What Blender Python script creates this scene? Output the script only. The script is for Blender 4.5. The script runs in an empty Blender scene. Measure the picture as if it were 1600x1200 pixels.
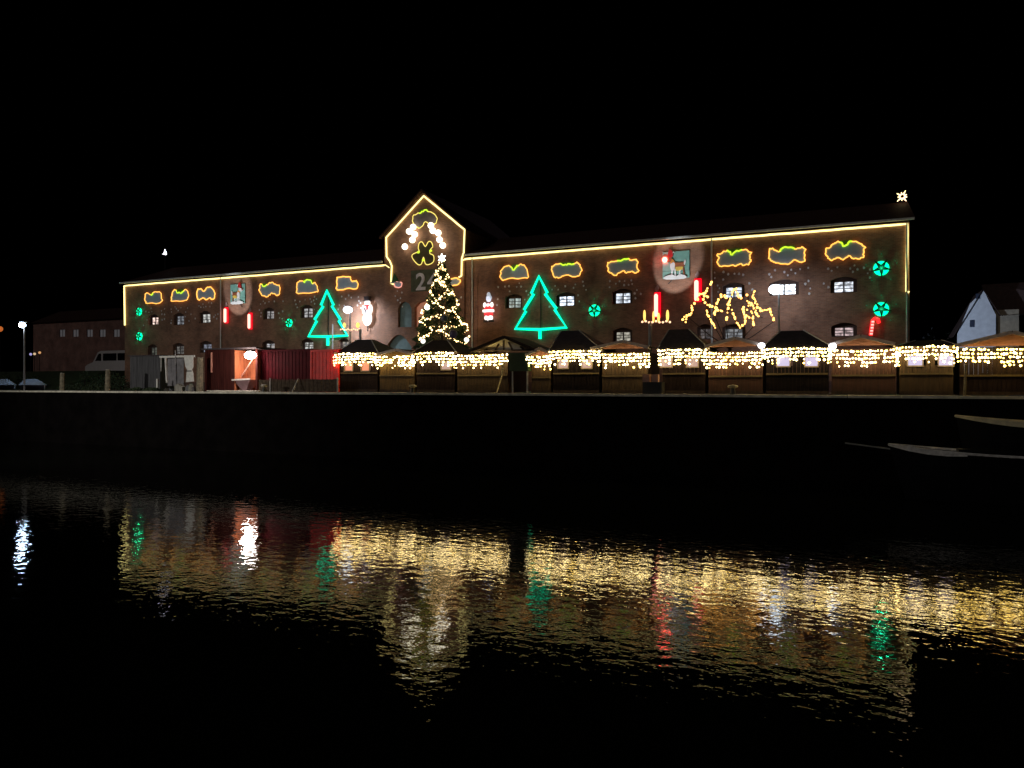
import bpy, math, random
from mathutils import Vector, Matrix
from mathutils.geometry import tessellate_polygon
random.seed(24)
C = bpy.context.scene.collection
S = bpy.context.scene
# ------------------------------------------------------------------ camera, sky, exposure
# World axes: x runs along the warehouse front (left to right), y away across the water, z up; the water lies at z = -0.35.
CAM = Vector((0, 0, 3.75)); YAW = math.radians(24.4); F = 1155.0
cam = bpy.data.objects.new('camera', bpy.data.cameras.new('camera')); C.objects.link(cam)
cam.location = CAM; cam.rotation_euler = (math.radians(90), 0, YAW)
cam.data.lens = 36*F/1600; cam.data.sensor_width = 36; cam.data.clip_end = 3000; cam.data.clip_start = .1
S.camera = cam
w = bpy.data.worlds.new('World'); S.world = w; w.use_nodes = True
nt = w.node_tree; bg = nt.nodes['Background']
sk = nt.nodes.new('ShaderNodeTexSky'); sk.sky_type = 'NISHITA'; sk.sun_disc = False
sk.sun_elevation = math.radians(-9); sk.sun_rotation = math.radians(200)
nt.links.new(sk.outputs[0], bg.inputs[0]); bg.inputs[1].default_value = 0.004
S.view_settings.view_transform = 'Standard'; S.view_settings.look = 'None'
S.view_settings.exposure = 0.4; S.view_settings.gamma = 1; S.view_settings.use_curve_mapping = False
S.cycles.sample_clamp_indirect = 4; S.cycles.sample_clamp_direct = 0

sun = bpy.data.lights.new('fill_sun', 'SUN'); sun.energy = .11; sun.angle = math.radians(12); sun.color = (1, .93, .86)  # added dim fill, standing in for sky glow and near bank lamps
so_ = bpy.data.objects.new('fill_sun', sun); C.objects.link(so_)
so_.rotation_euler = Vector((.35, .8, -.5)).to_track_quat('-Z', 'Y').to_euler()
VF = 50.9      # the warehouse front lies in the plane y = 50.9
VS = 36.0      # backs of the market huts, 2 m behind the quay edge
VQ = 33.8      # quay edge
ZQ = 3.23      # quay level
cs, sn = math.cos(YAW), math.sin(YAW)
def at(px, py, v):
    """where the surveyed sight line through photo point (px,py) meets the vertical plane y = v"""
    dx = (px-800)/F
    du, dv, dz = -sn+dx*cs, cs+dx*sn, (600-py)/F
    t = v/dv
    return Vector((du*t, v, 3.75+dz*t))
def upx(px, v): return at(px, 600, v).x
# ------------------------------------------------------------------ materials
M = {}
def mat(name, col, rough=.7, noise=.25, scale=3.0, emit=None, es=0.0, metal=0.0, bump=0.0, tint=None, stretch=(1,1,1)):
    if name in M: return M[name]
    m = bpy.data.materials.new(name); m.use_nodes = True; t = m.node_tree; n = t.nodes; l = t.links
    b = n['Principled BSDF']; b.inputs['Roughness'].default_value = rough; b.inputs['Metallic'].default_value = metal
    tc = n.new('ShaderNodeTexCoord'); mp = n.new('ShaderNodeMapping'); mp.inputs['Scale'].default_value = stretch
    l.new(tc.outputs['Object'], mp.inputs[0])
    no = n.new('ShaderNodeTexNoise'); no.inputs['Scale'].default_value = scale; no.inputs['Detail'].default_value = 6
    l.new(mp.outputs[0], no.inputs['Vector'])
    r = n.new('ShaderNodeValToRGB'); l.new(no.outputs[0], r.inputs[0])
    c2 = tint or tuple(c*(1-noise) for c in col)
    r.color_ramp.elements[0].position = .32; r.color_ramp.elements[1].position = .68
    r.color_ramp.elements[0].color = (*c2, 1); r.color_ramp.elements[1].color = (*[min(1, c*(1+noise*.5)) for c in col], 1)
    l.new(r.outputs[0], b.inputs['Base Color'])
    if bump:
        bp = n.new('ShaderNodeBump'); bp.inputs['Strength'].default_value = bump; bp.inputs['Distance'].default_value = .03
        l.new(no.outputs[0], bp.inputs['Height']); l.new(bp.outputs[0], b.inputs['Normal'])
    if emit:
        b.inputs['Emission Color'].default_value = (*emit, 1); b.inputs['Emission Strength'].default_value = es
    M[name] = m; return m
def glow(name, col, s): return mat(name, tuple(min(1, c)*.6 for c in col), .5, .1, 5, emit=col, es=s)
def brick_mat(name, c1, c2, mortar, sc=1.0):
    m = bpy.data.materials.new(name); m.use_nodes = True; t = m.node_tree; n = t.nodes; l = t.links
    b = n['Principled BSDF']; b.inputs['Roughness'].default_value = .85
    tc = n.new('ShaderNodeTexCoord'); sp = n.new('ShaderNodeSeparateXYZ'); cb = n.new('ShaderNodeCombineXYZ')
    l.new(tc.outputs['Object'], sp.inputs[0])
    ad = n.new('ShaderNodeMath'); ad.operation = 'ADD'; l.new(sp.outputs[0], ad.inputs[0]); l.new(sp.outputs[1], ad.inputs[1])
    l.new(ad.outputs[0], cb.inputs[0]); l.new(sp.outputs[2], cb.inputs[1])
    br = n.new('ShaderNodeTexBrick'); l.new(cb.outputs[0], br.inputs['Vector'])
    br.inputs['Scale'].default_value = 1; br.inputs['Brick Width'].default_value = .26*sc; br.inputs['Row Height'].default_value = .085*sc
    br.inputs['Mortar Size'].default_value = .008; br.inputs['Color1'].default_value = (*c1, 1); br.inputs['Color2'].default_value = (*c2, 1); br.inputs['Mortar'].default_value = (*mortar, 1)
    no = n.new('ShaderNodeTexNoise'); no.inputs['Scale'].default_value = .55; no.inputs['Detail'].default_value = 9; no.inputs['Roughness'].default_value = .7
    l.new(tc.outputs['Object'], no.inputs['Vector'])
    r = n.new('ShaderNodeValToRGB'); l.new(no.outputs[0], r.inputs[0])
    r.color_ramp.elements[0].position = .3; r.color_ramp.elements[0].color = (.40, .36, .35, 1)
    r.color_ramp.elements[1].position = .7; r.color_ramp.elements[1].color = (1.25, 1.18, 1.12, 1)
    mx = n.new('ShaderNodeMix'); mx.data_type = 'RGBA'; mx.blend_type = 'MULTIPLY'; mx.inputs[0].default_value = 1
    l.new(br.outputs[0], mx.inputs[6]); l.new(r.outputs[0], mx.inputs[7]); l.new(mx.outputs[2], b.inputs['Base Color'])
    bp = n.new('ShaderNodeBump'); bp.inputs['Strength'].default_value = .5; bp.inputs['Distance'].default_value = .01
    l.new(br.outputs['Fac'], bp.inputs['Height']); bp.invert = True; l.new(bp.outputs[0], b.inputs['Normal'])
    M[name] = m; return m
BRICK = brick_mat('red_brick', (.43, .215, .135), (.30, .15, .095), (.34, .27, .22))
BRICK2 = brick_mat('dark_brick', (.20, .10, .08), (.15, .08, .07), (.2, .17, .15))
ROOF = mat('roof_tiles', (.06, .032, .028), .7, .4, 6)
TRIM = mat('zinc_gutter', (.72, .76, .76), .5, .2, 4)
DARKWOOD = mat('dark_wood', (.055, .04, .035), .7, .4, 8, stretch=(1, 1, .2))
REVEAL = mat('window_recess', (.09, .055, .045), .9, .3)
ROPE = glow('rope_yellow', (1, .86, .32), 1.7)
ORANGE = glow('rope_orange', (1, .42, .07), 1.7)
LIME = glow('rope_lime', (.55, .85, .03), 1.1)
PALEROPE = glow('rope_pale', (.9, .72, .16), 1.0)
GREEN = glow('neon_green', (0, 1, .5), 1.25)
GREEN2 = glow('star_green', (0, 1, .40), 1.7)
RED = glow('candle_red', (1, .0, .015), 1.1)
REDCORE = glow('candle_core', (1, .33, .25), 2.6)
FAIRY = glow('fairy_warm', (1, .76, .34), 14)
FAIRYY = glow('fairy_yellow', (1, .66, .14), 10)
FAIRYO = glow('fairy_orange', (1, .48, .10), 3.6)
GLOBE = glow('globe_white', (1, .93, .68), 2.6)
LAMPW = glow('lamp_white', (.55, .75, 1), 45)
LAMPW2 = glow('lamp_white_shielded', (.80, .9, 1), 5)
LAMPC = glow('lamp_warm', (1, .9, .8), 30)
CLOUD = mat('cloud_board', (.52, .74, 1.0), .6, .12, 2)
FLAKE = mat('snowflake_white', (.85, .82, .85), .6, .2, 8)
BOARDDARK = mat('star_board', (.008, .02, .018), .9, .2)
STEEL = mat('galvanised_steel', (.5, .5, .52), .5, .2, 5, metal=.2)
BLACK = mat('black_iron', (.015, .015, .017), .5, .2)
CABLE = mat('dark_cable', (.02, .03, .02), .6, .2)
def matte(*ms):
    for m in ms: m.node_tree.nodes['Principled BSDF'].inputs['Specular IOR Level'].default_value = .06
# ------------------------------------------------------------------ mesh builder
class MB:
    def __init__(s): s.v = []; s.f = []; s.mi = []; s.cur = 0
    def add(s, vs, fs):
        o = len(s.v); s.v += [tuple(p) for p in vs]; s.f += [tuple(i+o for i in f) for f in fs]; s.mi += [s.cur]*len(fs); return s
    def box(s, x0, x1, y0, y1, z0, z1):
        vs = [(x, y, z) for z in (z0, z1) for y in (y0, y1) for x in (x0, x1)]
        return s.add(vs, [(0, 2, 3, 1), (4, 5, 7, 6), (0, 1, 5, 4), (2, 6, 7, 3), (0, 4, 6, 2), (1, 3, 7, 5)])
    def bar(s, a, b, w, h=None, up=(0, 0, 1)):
        a = Vector(a); b = Vector(b); d = (b-a).normalized(); h = h or w
        up = Vector(up)
        if abs(d.dot(up)) > .98: up = Vector((0, 1, 0))
        x = d.cross(up).normalized()*w/2; y = x.cross(d).normalized()*h/2
        vs = [p+q for p in (a, b) for q in (-x-y, x-y, x+y, -x+y)]
        return s.add(vs, [(0, 1, 2, 3), (7, 6, 5, 4), (0, 4, 5, 1), (1, 5, 6, 2), (2, 6, 7, 3), (3, 7, 4, 0)])
    def prism(s, pts, y0, y1, plane='xz'):
        """outline in the xz plane given a real thickness from y0 to y1"""
        n = len(pts)
        f = [(p[0], y0, p[1]) for p in pts]+[(p[0], y1, p[1]) for p in pts]
        tr = tessellate_polygon([[Vector((p[0], p[1], 0)) for p in pts]])
        fs = [tuple(t) for t in tr]+[tuple(i+n for i in reversed(t)) for t in tr]
        fs += [(i, (i+1) % n, (i+1) % n+n, i+n) for i in range(n)]
        return s.add(f, fs)
    def tube(s, path, r, sides=6, closed=False, r2=None):
        path = [Vector(p) for p in path]; n = len(path); vs = []; fs = []
        for i, p in enumerate(path):
            if closed: d = path[(i+1) % n]-path[i-1]
            else: d = path[min(i+1, n-1)]-path[max(i-1, 0)]
            d = d.normalized() if d.length > 1e-6 else Vector((1, 0, 0))
            up = Vector((0, 1, 0)) if abs(d.y) < .9 else Vector((0, 0, 1))
            x = d.cross(up).normalized(); y = d.cross(x)
            rr = r if r2 is None else r+(r2-r)*i/max(1, n-1)
            for k in range(sides):
                a = 2*math.pi*k/sides; vs.append(p+(x*math.cos(a)+y*math.sin(a))*rr)
        for i in range(n if closed else n-1):
            j = (i+1) % n
            for k in range(sides):
                k2 = (k+1) % sides; fs.append((i*sides+k, i*sides+k2, j*sides+k2, j*sides+k))
        if not closed: fs += [tuple(range(sides))[::-1], tuple(range((n-1)*sides, n*sides))]
        return s.add(vs, fs)
    def ball(s, c, r, seg=8, rings=5, sc=(1, 1, 1)):
        vs = [(c[0], c[1], c[2]+r*sc[2])]; fs = []
        for i in range(1, rings):
            a = math.pi*i/rings
            for k in range(seg):
                b = 2*math.pi*k/seg
                vs.append((c[0]+r*sc[0]*math.sin(a)*math.cos(b), c[1]+r*sc[1]*math.sin(a)*math.sin(b), c[2]+r*sc[2]*math.cos(a)))
        vs.append((c[0], c[1], c[2]-r*sc[2])); L = len(vs)-1
        for k in range(seg):
            k2 = (k+1) % seg; fs.append((0, 1+k, 1+k2)); fs.append((L, L-seg+k2, L-seg+k))
            for i in range(rings-2):
                a = 1+i*seg; fs.append((a+k, a+seg+k, a+seg+k2, a+k2))
        return s.add(vs, fs)
    def build(s, name, m, parent=None, smooth=False, loc=None):
        me = bpy.data.meshes.new(name)
        vs = s.v
        base = Vector((0, 0, 0))
        if loc is not None: base = Vector(loc)
        elif parent is not None:
            base = Vector(parent.get('_w', parent.location))
        if base.length: vs = [(p[0]-base.x, p[1]-base.y, p[2]-base.z) for p in vs]
        me.from_pydata(vs, [], s.f)
        ms = m if isinstance(m, (list, tuple)) else [m]
        for q in ms: me.materials.append(q)
        if len(ms) > 1: me.polygons.foreach_set('material_index', s.mi)
        if smooth: me.polygons.foreach_set('use_smooth', [True]*len(me.polygons))
        me.update()
        o = bpy.data.objects.new(name, me); C.objects.link(o)
        if parent is not None: o.parent = parent; BASE[o.name] = base
        if loc is not None and parent is None: o.location = base
        return o
BASE = {}
def part(mb, name, m, parent, smooth=False, kind=None, label=None):
    """a part (or sub-part); every origin inside a thing coincides with the thing's base"""
    base = BASE.get(parent.name, Vector(parent.location))
    o = mb.build(name, m, None, smooth, loc=base); o.location = (0, 0, 0); o.parent = parent; BASE[o.name] = base
    if kind: o['kind'] = kind
    if label: o['label'] = label
    return o
def thing(name, label, cat, loc, group=None):
    o = bpy.data.objects.new(name, None); C.objects.link(o); o.location = loc; o.empty_display_size = .3
    o['label'] = label; o['category'] = cat
    if group: o['group'] = group
    return o
def struct(mb, name, m, smooth=False):
    o = mb.build(name, m, None, smooth); o['kind'] = 'structure'; return o
def single(mb, name, m, label, cat, loc, group=None, smooth=False):
    o = mb.build(name, m, None, smooth, loc=loc); o['label'] = label; o['category'] = cat
    if group: o['group'] = group
    return o
def arch(x0, x1, z0, z1, rise, n=7):
    pts = [(x0, z0), (x1, z0)]
    for i in range(n):
        a = i/(n-1); pts.append((x1+(x0-x1)*a, z1-rise+rise*math.sin(math.pi*a)))
    return pts
def star_pts(cx, cz, r, ri, n=5, rot=math.pi/2):
    return [(cx+(r if k % 2 == 0 else ri)*math.cos(rot+math.pi*k/n), cz+(r if k % 2 == 0 else ri)*math.sin(rot+math.pi*k/n)) for k in range(2*n)]
# ------------------------------------------------------------------ water, quay, ground
def water_mat():
    m = bpy.data.materials.new('harbour_water'); m.use_nodes = True; n = m.node_tree.nodes; l = m.node_tree.links
    b = n['Principled BSDF']; b.inputs['Base Color'].default_value = (.004, .005, .004, 1); b.inputs['Roughness'].default_value = .025
    b.inputs['IOR'].default_value = 1.36
    tc = n.new('ShaderNodeTexCoord')
    def noise(sc, sx, det, rot):
        mp = n.new('ShaderNodeMapping'); mp.inputs['Scale'].default_value = (1, sx, 1); mp.inputs['Rotation'].default_value = (0, 0, rot)
        l.new(tc.outputs['Object'], mp.inputs[0]); q = n.new('ShaderNodeTexNoise'); q.inputs['Scale'].default_value = sc; q.inputs['Detail'].default_value = det
        l.new(mp.outputs[0], q.inputs['Vector']); return q.outputs[0]
    a = noise(3.0, 1.35, 3, .3); c = noise(.9, 1.3, 2, -.4)
    b1 = n.new('ShaderNodeBump'); b1.inputs['Strength'].default_value = 1; b1.inputs['Distance'].default_value = .0078; l.new(a, b1.inputs['Height'])
    b2 = n.new('ShaderNodeBump'); b2.inputs['Strength'].default_value = 1; b2.inputs['Distance'].default_value = .0055; l.new(c, b2.inputs['Height'])
    l.new(b1.outputs[0], b2.inputs['Normal']); l.new(b2.outputs[0], b.inputs['Normal'])
    return m
struct(MB().add([(-400, -60, -.35), (300, -60, -.35), (300, VQ+.1, -.35), (-400, VQ+.1, -.35)], [(0, 1, 2, 3)]), 'water', water_mat())
GROUND = mat('cobbled_ground', (.10, .09, .08), .8, .35, 2.5, bump=.4)
struct(MB().add([(-600, VQ+.5, ZQ), (500, VQ+.5, ZQ), (500, 900, ZQ), (-600, 900, ZQ)], [(0, 1, 2, 3)]), 'ground', GROUND)
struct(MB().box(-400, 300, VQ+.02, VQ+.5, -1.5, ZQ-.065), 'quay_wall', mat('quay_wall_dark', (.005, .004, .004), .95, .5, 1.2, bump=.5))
cop = MB(); x = -120
while x < 60:
    cop.box(x+.012, x+1.988, VQ-.12, VQ+.499, ZQ-.06, ZQ+.05+.006*math.sin(x*7)); x += 2
struct(cop, 'quay_coping', mat('coping_concrete', (.78, .74, .62), .8, .3, 3, bump=.3))
# ------------------------------------------------------------------ the warehouse
EZ = 13.45
UL, UR = at(195, 447, VF).x, at(1421, 352, VF).x
ZE = 13.6
TL, TR = at(602, 400, VF).x, at(727, 400, VF).x
tz_apex = at(662, 301, VF).z; TM = at(662, 301, VF).x
tz_eL, tz_eR = at(603, 369, VF).z, at(726, 357, VF).z; tz_e = (tz_eL+tz_eR)/2
print('geom', UL, UR, at(195, 447, VF).z, at(1421, 352, VF).z, at(662, 409, VF).z, TL, TR, TM, tz_apex, tz_eL, tz_eR)
wh = thing('warehouse', 'long red brick harbour warehouse with a central gabled tower covered in Christmas lights', 'warehouse', ((UL+UR)/2, VF, ZQ))
WIN = [  # visible glass in photo points, light colour, brightness, mullion rows
 (239, 249, 496, 507, (1, .72, .62), .9), (278, 289, 494, 507, (.75, .8, .9), .22), (318, 330, 491, 504, (.95, .95, .9), .4),
 (418, 429, 486, 498, (.85, .8, .8), .25), (476, 489, 482, 496, (.85, .85, .85), .33), (796, 814, 466, 481, (.75, .9, .85), .35),
 (875, 897, 463, 478, (.75, .85, 1), 1.3), (963, 985, 458, 474, (.8, .88, 1), .75), (1135, 1159, 449, 465, (.75, .85, 1), .9),
 (1208, 1243, 444, 461, (.85, .92, 1), 2.2), (1304, 1333, 440, 457, (.85, .9, 1), .8),
 (238, 247, 543, 556, (.7, .75, .6), .07), (277, 289, 541, 553, (.8, .75, .7), .10), (319, 332, 538, 550, (.7, .75, .95), .2),
 (417, 430, 537, 545, (.95, .85, .8), .3), (477, 490, 535, 545, (.9, .9, .85), .4), (536, 546, 534, 545, (1, .9, .75), .22),
 (964, 985, 519, 533, (.9, .85, .7), .3), (1134, 1160, 514, 530, (.6, .65, .7), .22), (1095, 1110, 514, 529, (.8, .7, .7), .1),
 (1305, 1333, 512, 525, (1, .75, .75), .4)]
RV = .32
winrec = []
for (a, b, c, d, col, st) in WIN:
    p = at(a, d, VF+RV); q = at(b, c, VF+RV)
    winrec.append((p.x, q.x, p.z, q.z, col, st))
holes = [arch(x0-.22, x1+.22, z0-.08, z1+.32, .22) for (x0, x1, z0, z1, _, _) in winrec]
def wall_mesh(outer, holes, yf, depth):
    mb = MB(); pl = [[Vector((p[0], p[1], 0)) for p in outer]]+[[Vector((p[0], p[1], 0)) for p in reversed(h)] for h in holes]
    flat = [p for q in pl for p in q]
    mb.add([(p.x, yf, p.y) for p in flat], [tuple(t) for t in tessellate_polygon(pl)])
    for h in holes:
        n = len(h); mb.add([(p[0], yf, p[1]) for p in h]+[(p[0], yf+depth, p[1]) for p in h], [(i, (i+1) % n, (i+1) % n+n, i+n) for i in range(n)])
    return mb
def inside(h, a, b):
    c = sum(p[0] for p in h)/len(h); return a < c < b
part(wall_mesh([(UL, ZQ), (TL, ZQ), (TL, ZE), (UL, ZE)], [h for h in holes if inside(h, UL, TL)], VF, RV+.03), 'wall', BRICK, wh)
part(wall_mesh([(TR, ZQ), (UR, ZQ), (UR, ZE), (TR, ZE)], [h for h in holes if inside(h, TR, UR)], VF, RV+.03), 'wall', BRICK, wh)
# tower: gabled front standing 0.15 m proud
TY = VF-.15
def pt(px, py, v=TY): p = at(px, py, v); return (p.x, p.z)
d1 = [pt(622, 511), pt(643, 511), pt(643, 482), pt(639, 474), pt(632, 471), pt(626, 474), pt(622, 482)]
d2 = [pt(648, 512), pt(678, 512), pt(678, 479), pt(671, 472), pt(663, 470), pt(654, 473), pt(648, 480)]
d3 = arch(pt(603, 541)[0], pt(643, 541)[0], pt(603, 552)[1], pt(623, 523)[1], 1.0, 11)
d4 = arch(pt(646, 541)[0], pt(686, 541)[0], pt(646, 552)[1], pt(666, 523)[1], 1.0, 11)
d3 = [(max(TL+.3, p[0]), p[1]) for p in d3]
outer = [(TL, ZQ), (TR, ZQ), (TR, tz_e), (TM, tz_apex), (TL, tz_e)]
part(wall_mesh(outer, [d1, d2, d3, d4], TY, .35), 'tower_wall', BRICK, wh)
part(MB().box(TL+.01, TL+.25, TY+.02, VF+12, ZQ, tz_e), 'tower_side', BRICK, wh); part(MB().box(TR-.25, TR-.01, TY+.02, VF+12, ZQ, tz_e), 'tower_side', BRICK, wh)
TEAL = mat('teal_door', (.17, .27, .28), .6, .2)
part(MB().prism([(p[0], p[1]) for p in d1], TY+.25, TY+.3), 'door', TEAL, wh)
o = part(MB().prism(d2, TY+.32, TY+.35), 'door', glow('doorway_glow', (1, .42, .25), .16), wh)  # glowing panel stands for the lit interior seen through this opening
q2 = [pt(650, 509), pt(664, 509), pt(657, 494)]
part(MB().prism(q2, TY+.26, TY+.3), 'tree_cutout', mat('cutout_green', (.02, .12, .07), .7), o)
part(MB().prism(d3, TY+.27, TY+.3), 'door', TEAL, wh)
part(MB().prism(d4, TY+.27, TY+.3), 'door', mat('pale_door', (.40, .40, .44), .6, .2), wh)
# back, ends and roof
RD = 6.0; RZ = ZE+2.4
bk = MB(); bk.box(UL, UL+.3, VF+.02, VF+12, ZQ, ZE-.02); bk.box(UR-.3, UR, VF+.02, VF+12, ZQ, ZE-.02); bk.box(UL, UR, VF+11.7, VF+12.02, ZQ, ZE-.02)
part(bk, 'back_wall', BRICK, wh)
for xx in (UL, UR-.3):
    g = MB(); g.add([(xx+e, VF+y, z) for e in (0, .3) for (y, z) in ((.02, ZE-.02), (12, ZE-.02), (6, RZ-.05))], [(0, 1, 2), (5, 4, 3), (0, 3, 4, 1), (1, 4, 5, 2), (2, 5, 3, 0)]); part(g, 'end_gable', BRICK, wh)
rf = MB()
def slab(mb, a, b, c, d, t): mb.add([*a_(a, 0), *a_(b, 0), *a_(c, 0), *a_(d, 0), *a_(a, t), *a_(b, t), *a_(c, t), *a_(d, t)], [(0, 1, 2, 3), (7, 6, 5, 4), (0, 4, 5, 1), (1, 5, 6, 2), (2, 6, 7, 3), (3, 7, 4, 0)])
def a_(p, t): return [(p[0], p[1], p[2]+t)]
for (xa, xb) in ((UL-.3, TL-.25), (TR+.25, UR+.3)):
    slab(rf, (xa, VF-.28, ZE+.04), (xb, VF-.28, ZE+.04), (xb, VF+RD, RZ), (xa, VF+RD, RZ), .14)
slab(rf, (UL-.3, VF+12.4, ZE-.2), (UR+.3, VF+12.4, ZE-.2), (UR+.3, VF+RD+.01, RZ), (UL-.3, VF+RD+.01, RZ), .14)
part(rf, 'roof', ROOF, wh)
tr = MB(); ov = .35
kz = (tz_apex-tz_e)/((TR-TL)/2)
for sgn, xe in ((-1, TL), (1, TR)):
    xo = xe+sgn*ov
    slab(tr, (TM, TY-.25, tz_apex+.05), (xo, TY-.25, tz_e-ov*kz+.05), (xo, VF+12, tz_e-ov*kz+.05), (TM, VF+12, tz_apex+.05), .16)
part(tr, 'tower_roof', ROOF, wh)
for xa, xb in ((UL-.25, TL-.06), (TR+.06, UR+.25)):
    part(MB().box(xa, xb, VF-.44, VF-.285, ZE+.06, ZE+.19), 'gutter', TRIM, wh)
for px, y0 in ((345, 434), (738, 408), (1112, 378), (1417, 470)):
    p = at(px, y0, VF-.1)
    part(MB().tube([(p.x, VF-.12, ZE-.05), (p.x, VF-.12, ZQ+.1)], .055, 8), 'downpipe', TRIM, wh)
for px in (614, 734):
    p = at(px, 500, VF); 
part(MB().box(UL+.01, TL, VF-.05, VF-.002, ZQ, ZQ+.7).box(TR, UR-.01, VF-.05, VF-.002, ZQ, ZQ+.7), 'plinth', BRICK2, wh)
# brick piers between bays
for px in (606, 733, 744):
    p = at(px, 500, VF)
    part(MB().box(p.x-.16, p.x+.16, VF-.07, VF-.003, ZQ+.71, ZE-1.5), 'pier', BRICK, wh)
def pane_mat(i, col, st):
    m = bpy.data.materials.new('lit_pane_%d' % i); m.use_nodes = True; n = m.node_tree.nodes; l = m.node_tree.links
    b = n['Principled BSDF']; b.inputs['Base Color'].default_value = (.05, .055, .06, 1); b.inputs['Roughness'].default_value = .15
    tc = n.new('ShaderNodeTexCoord'); no = n.new('ShaderNodeTexNoise'); no.inputs['Scale'].default_value = 3.3; no.inputs['Detail'].default_value = 2
    l.new(tc.outputs['Object'], no.inputs['Vector']); mr = n.new('ShaderNodeMapRange'); mr.inputs[1].default_value = .38; mr.inputs[2].default_value = .62
    mr.inputs[3].default_value = st*.35; mr.inputs[4].default_value = st*1.5
    l.new(no.outputs[0], mr.inputs[0]); l.new(mr.outputs[0], b.inputs['Emission Strength']); b.inputs['Emission Color'].default_value = (*col, 1)
    return m
FRAMEM = mat('window_frame_paint', (.16, .15, .15), .5, .2)
for i, (x0, x1, z0, z1, col, st) in enumerate(winrec):
    fr = MB(); y0, y1 = VF+RV-.07, VF+RV-.01
    # infill board with an opening: four strips around the glass, mullions across it
    fr.box(x0-.23, x0, y0+.02, y1, z0-.1, z1+.33); fr.box(x1, x1+.23, y0+.02, y1, z0-.1, z1+.33)
    fr.box(x0, x1, y0+.02, y1, z1, z1+.33); fr.box(x0, x1, y0+.02, y1, z0-.1, z0)
    fo = part(fr, 'window', REVEAL, wh)
    ml = MB(); m = (x0+x1)/2; h = (z1-z0)
    ml.box(m-.05, m+.05, y0, y1-.01, z0, z1)
    for k in (1, 2): ml.box(x0, m-.052, y0+.005, y1-.012, z0+h*k/3-.025, z0+h*k/3+.025); ml.box(m+.052, x1, y0+.005, y1-.012, z0+h*k/3-.025, z0+h*k/3+.025)
    part(ml, 'mullion', FRAMEM, fo)
    part(MB().box(x0-.02, x1+.02, VF+RV, VF+RV+.02, z0-.02, z1+.02), 'pane', pane_mat(i, col, st), fo)
# ------------------------------------------------------------------ rope lights
GR = 'rope lights tracing the warehouse outline'
RYF = VF-.10
def rope(name, pts, label, m, r, grp, y=None, closed=False, cat='rope light'):
    P = [Vector((p[0], y if y is not None else p[2], p[1])) for p in pts]
    # densify and let it wander a little, as clipped cable does
    Q = []
    n = len(P)
    for i in range(n if closed else n-1):
        a, b = P[i], P[(i+1) % n]; k = max(1, int((b-a).length/.6))
        for j in range(k): Q.append(a.lerp(b, j/k)+Vector((0, 0, random.uniform(-.012, .012))))
    if not closed: Q.append(P[-1])
    return MB().tube(Q, r, 6, closed)
zr = ZE-.13
def rp(px, py): p = at(px, py, RYF); return (p.x, p.z)
o = single(rope('r', [(UL+.12, rp(203, 508)[1]), (UL+.05, zr), rp(603, 417)[:1]+(zr,), (rp(609, 422)[0], zr-.25)], '', ROPE, .066, GR, RYF), 'rope_light', ROPE,
  'yellow rope light running down the left corner and along the left eaves of the warehouse', 'rope light', (UL, VF-.1, zr), GR)
ty = TY-.1
def tp(px, py): p = at(px, py, ty); return (p.x, p.z)
o = single(rope('r', [tp(615, 444), tp(611, 443), tp(612, 415), tp(609, 408), tp(604, 401), tp(603.5, 371), tp(662, 306), tp(726, 359), tp(724.5, 395), tp(721.5, 404), tp(721, 431), tp(717, 433)], '', ROPE, .066, GR, ty), 'rope_light', ROPE,
  'yellow rope light outlining the pointed gable of the central tower', 'rope light', (TM, ty, tz_apex), GR)
o = single(rope('r', [(rp(722, 408)[0], zr-.12), (rp(728, 404)[0], zr), (UR-.12, zr), (UR-.16, rp(1415, 455)[1]), (UR-.02, rp(1415, 457)[1])], '', ROPE, .066, GR, RYF), 'rope_light', ROPE,
  'yellow rope light along the right eaves and down the right corner of the warehouse', 'rope light', (UR, VF-.1, zr), GR)
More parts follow.
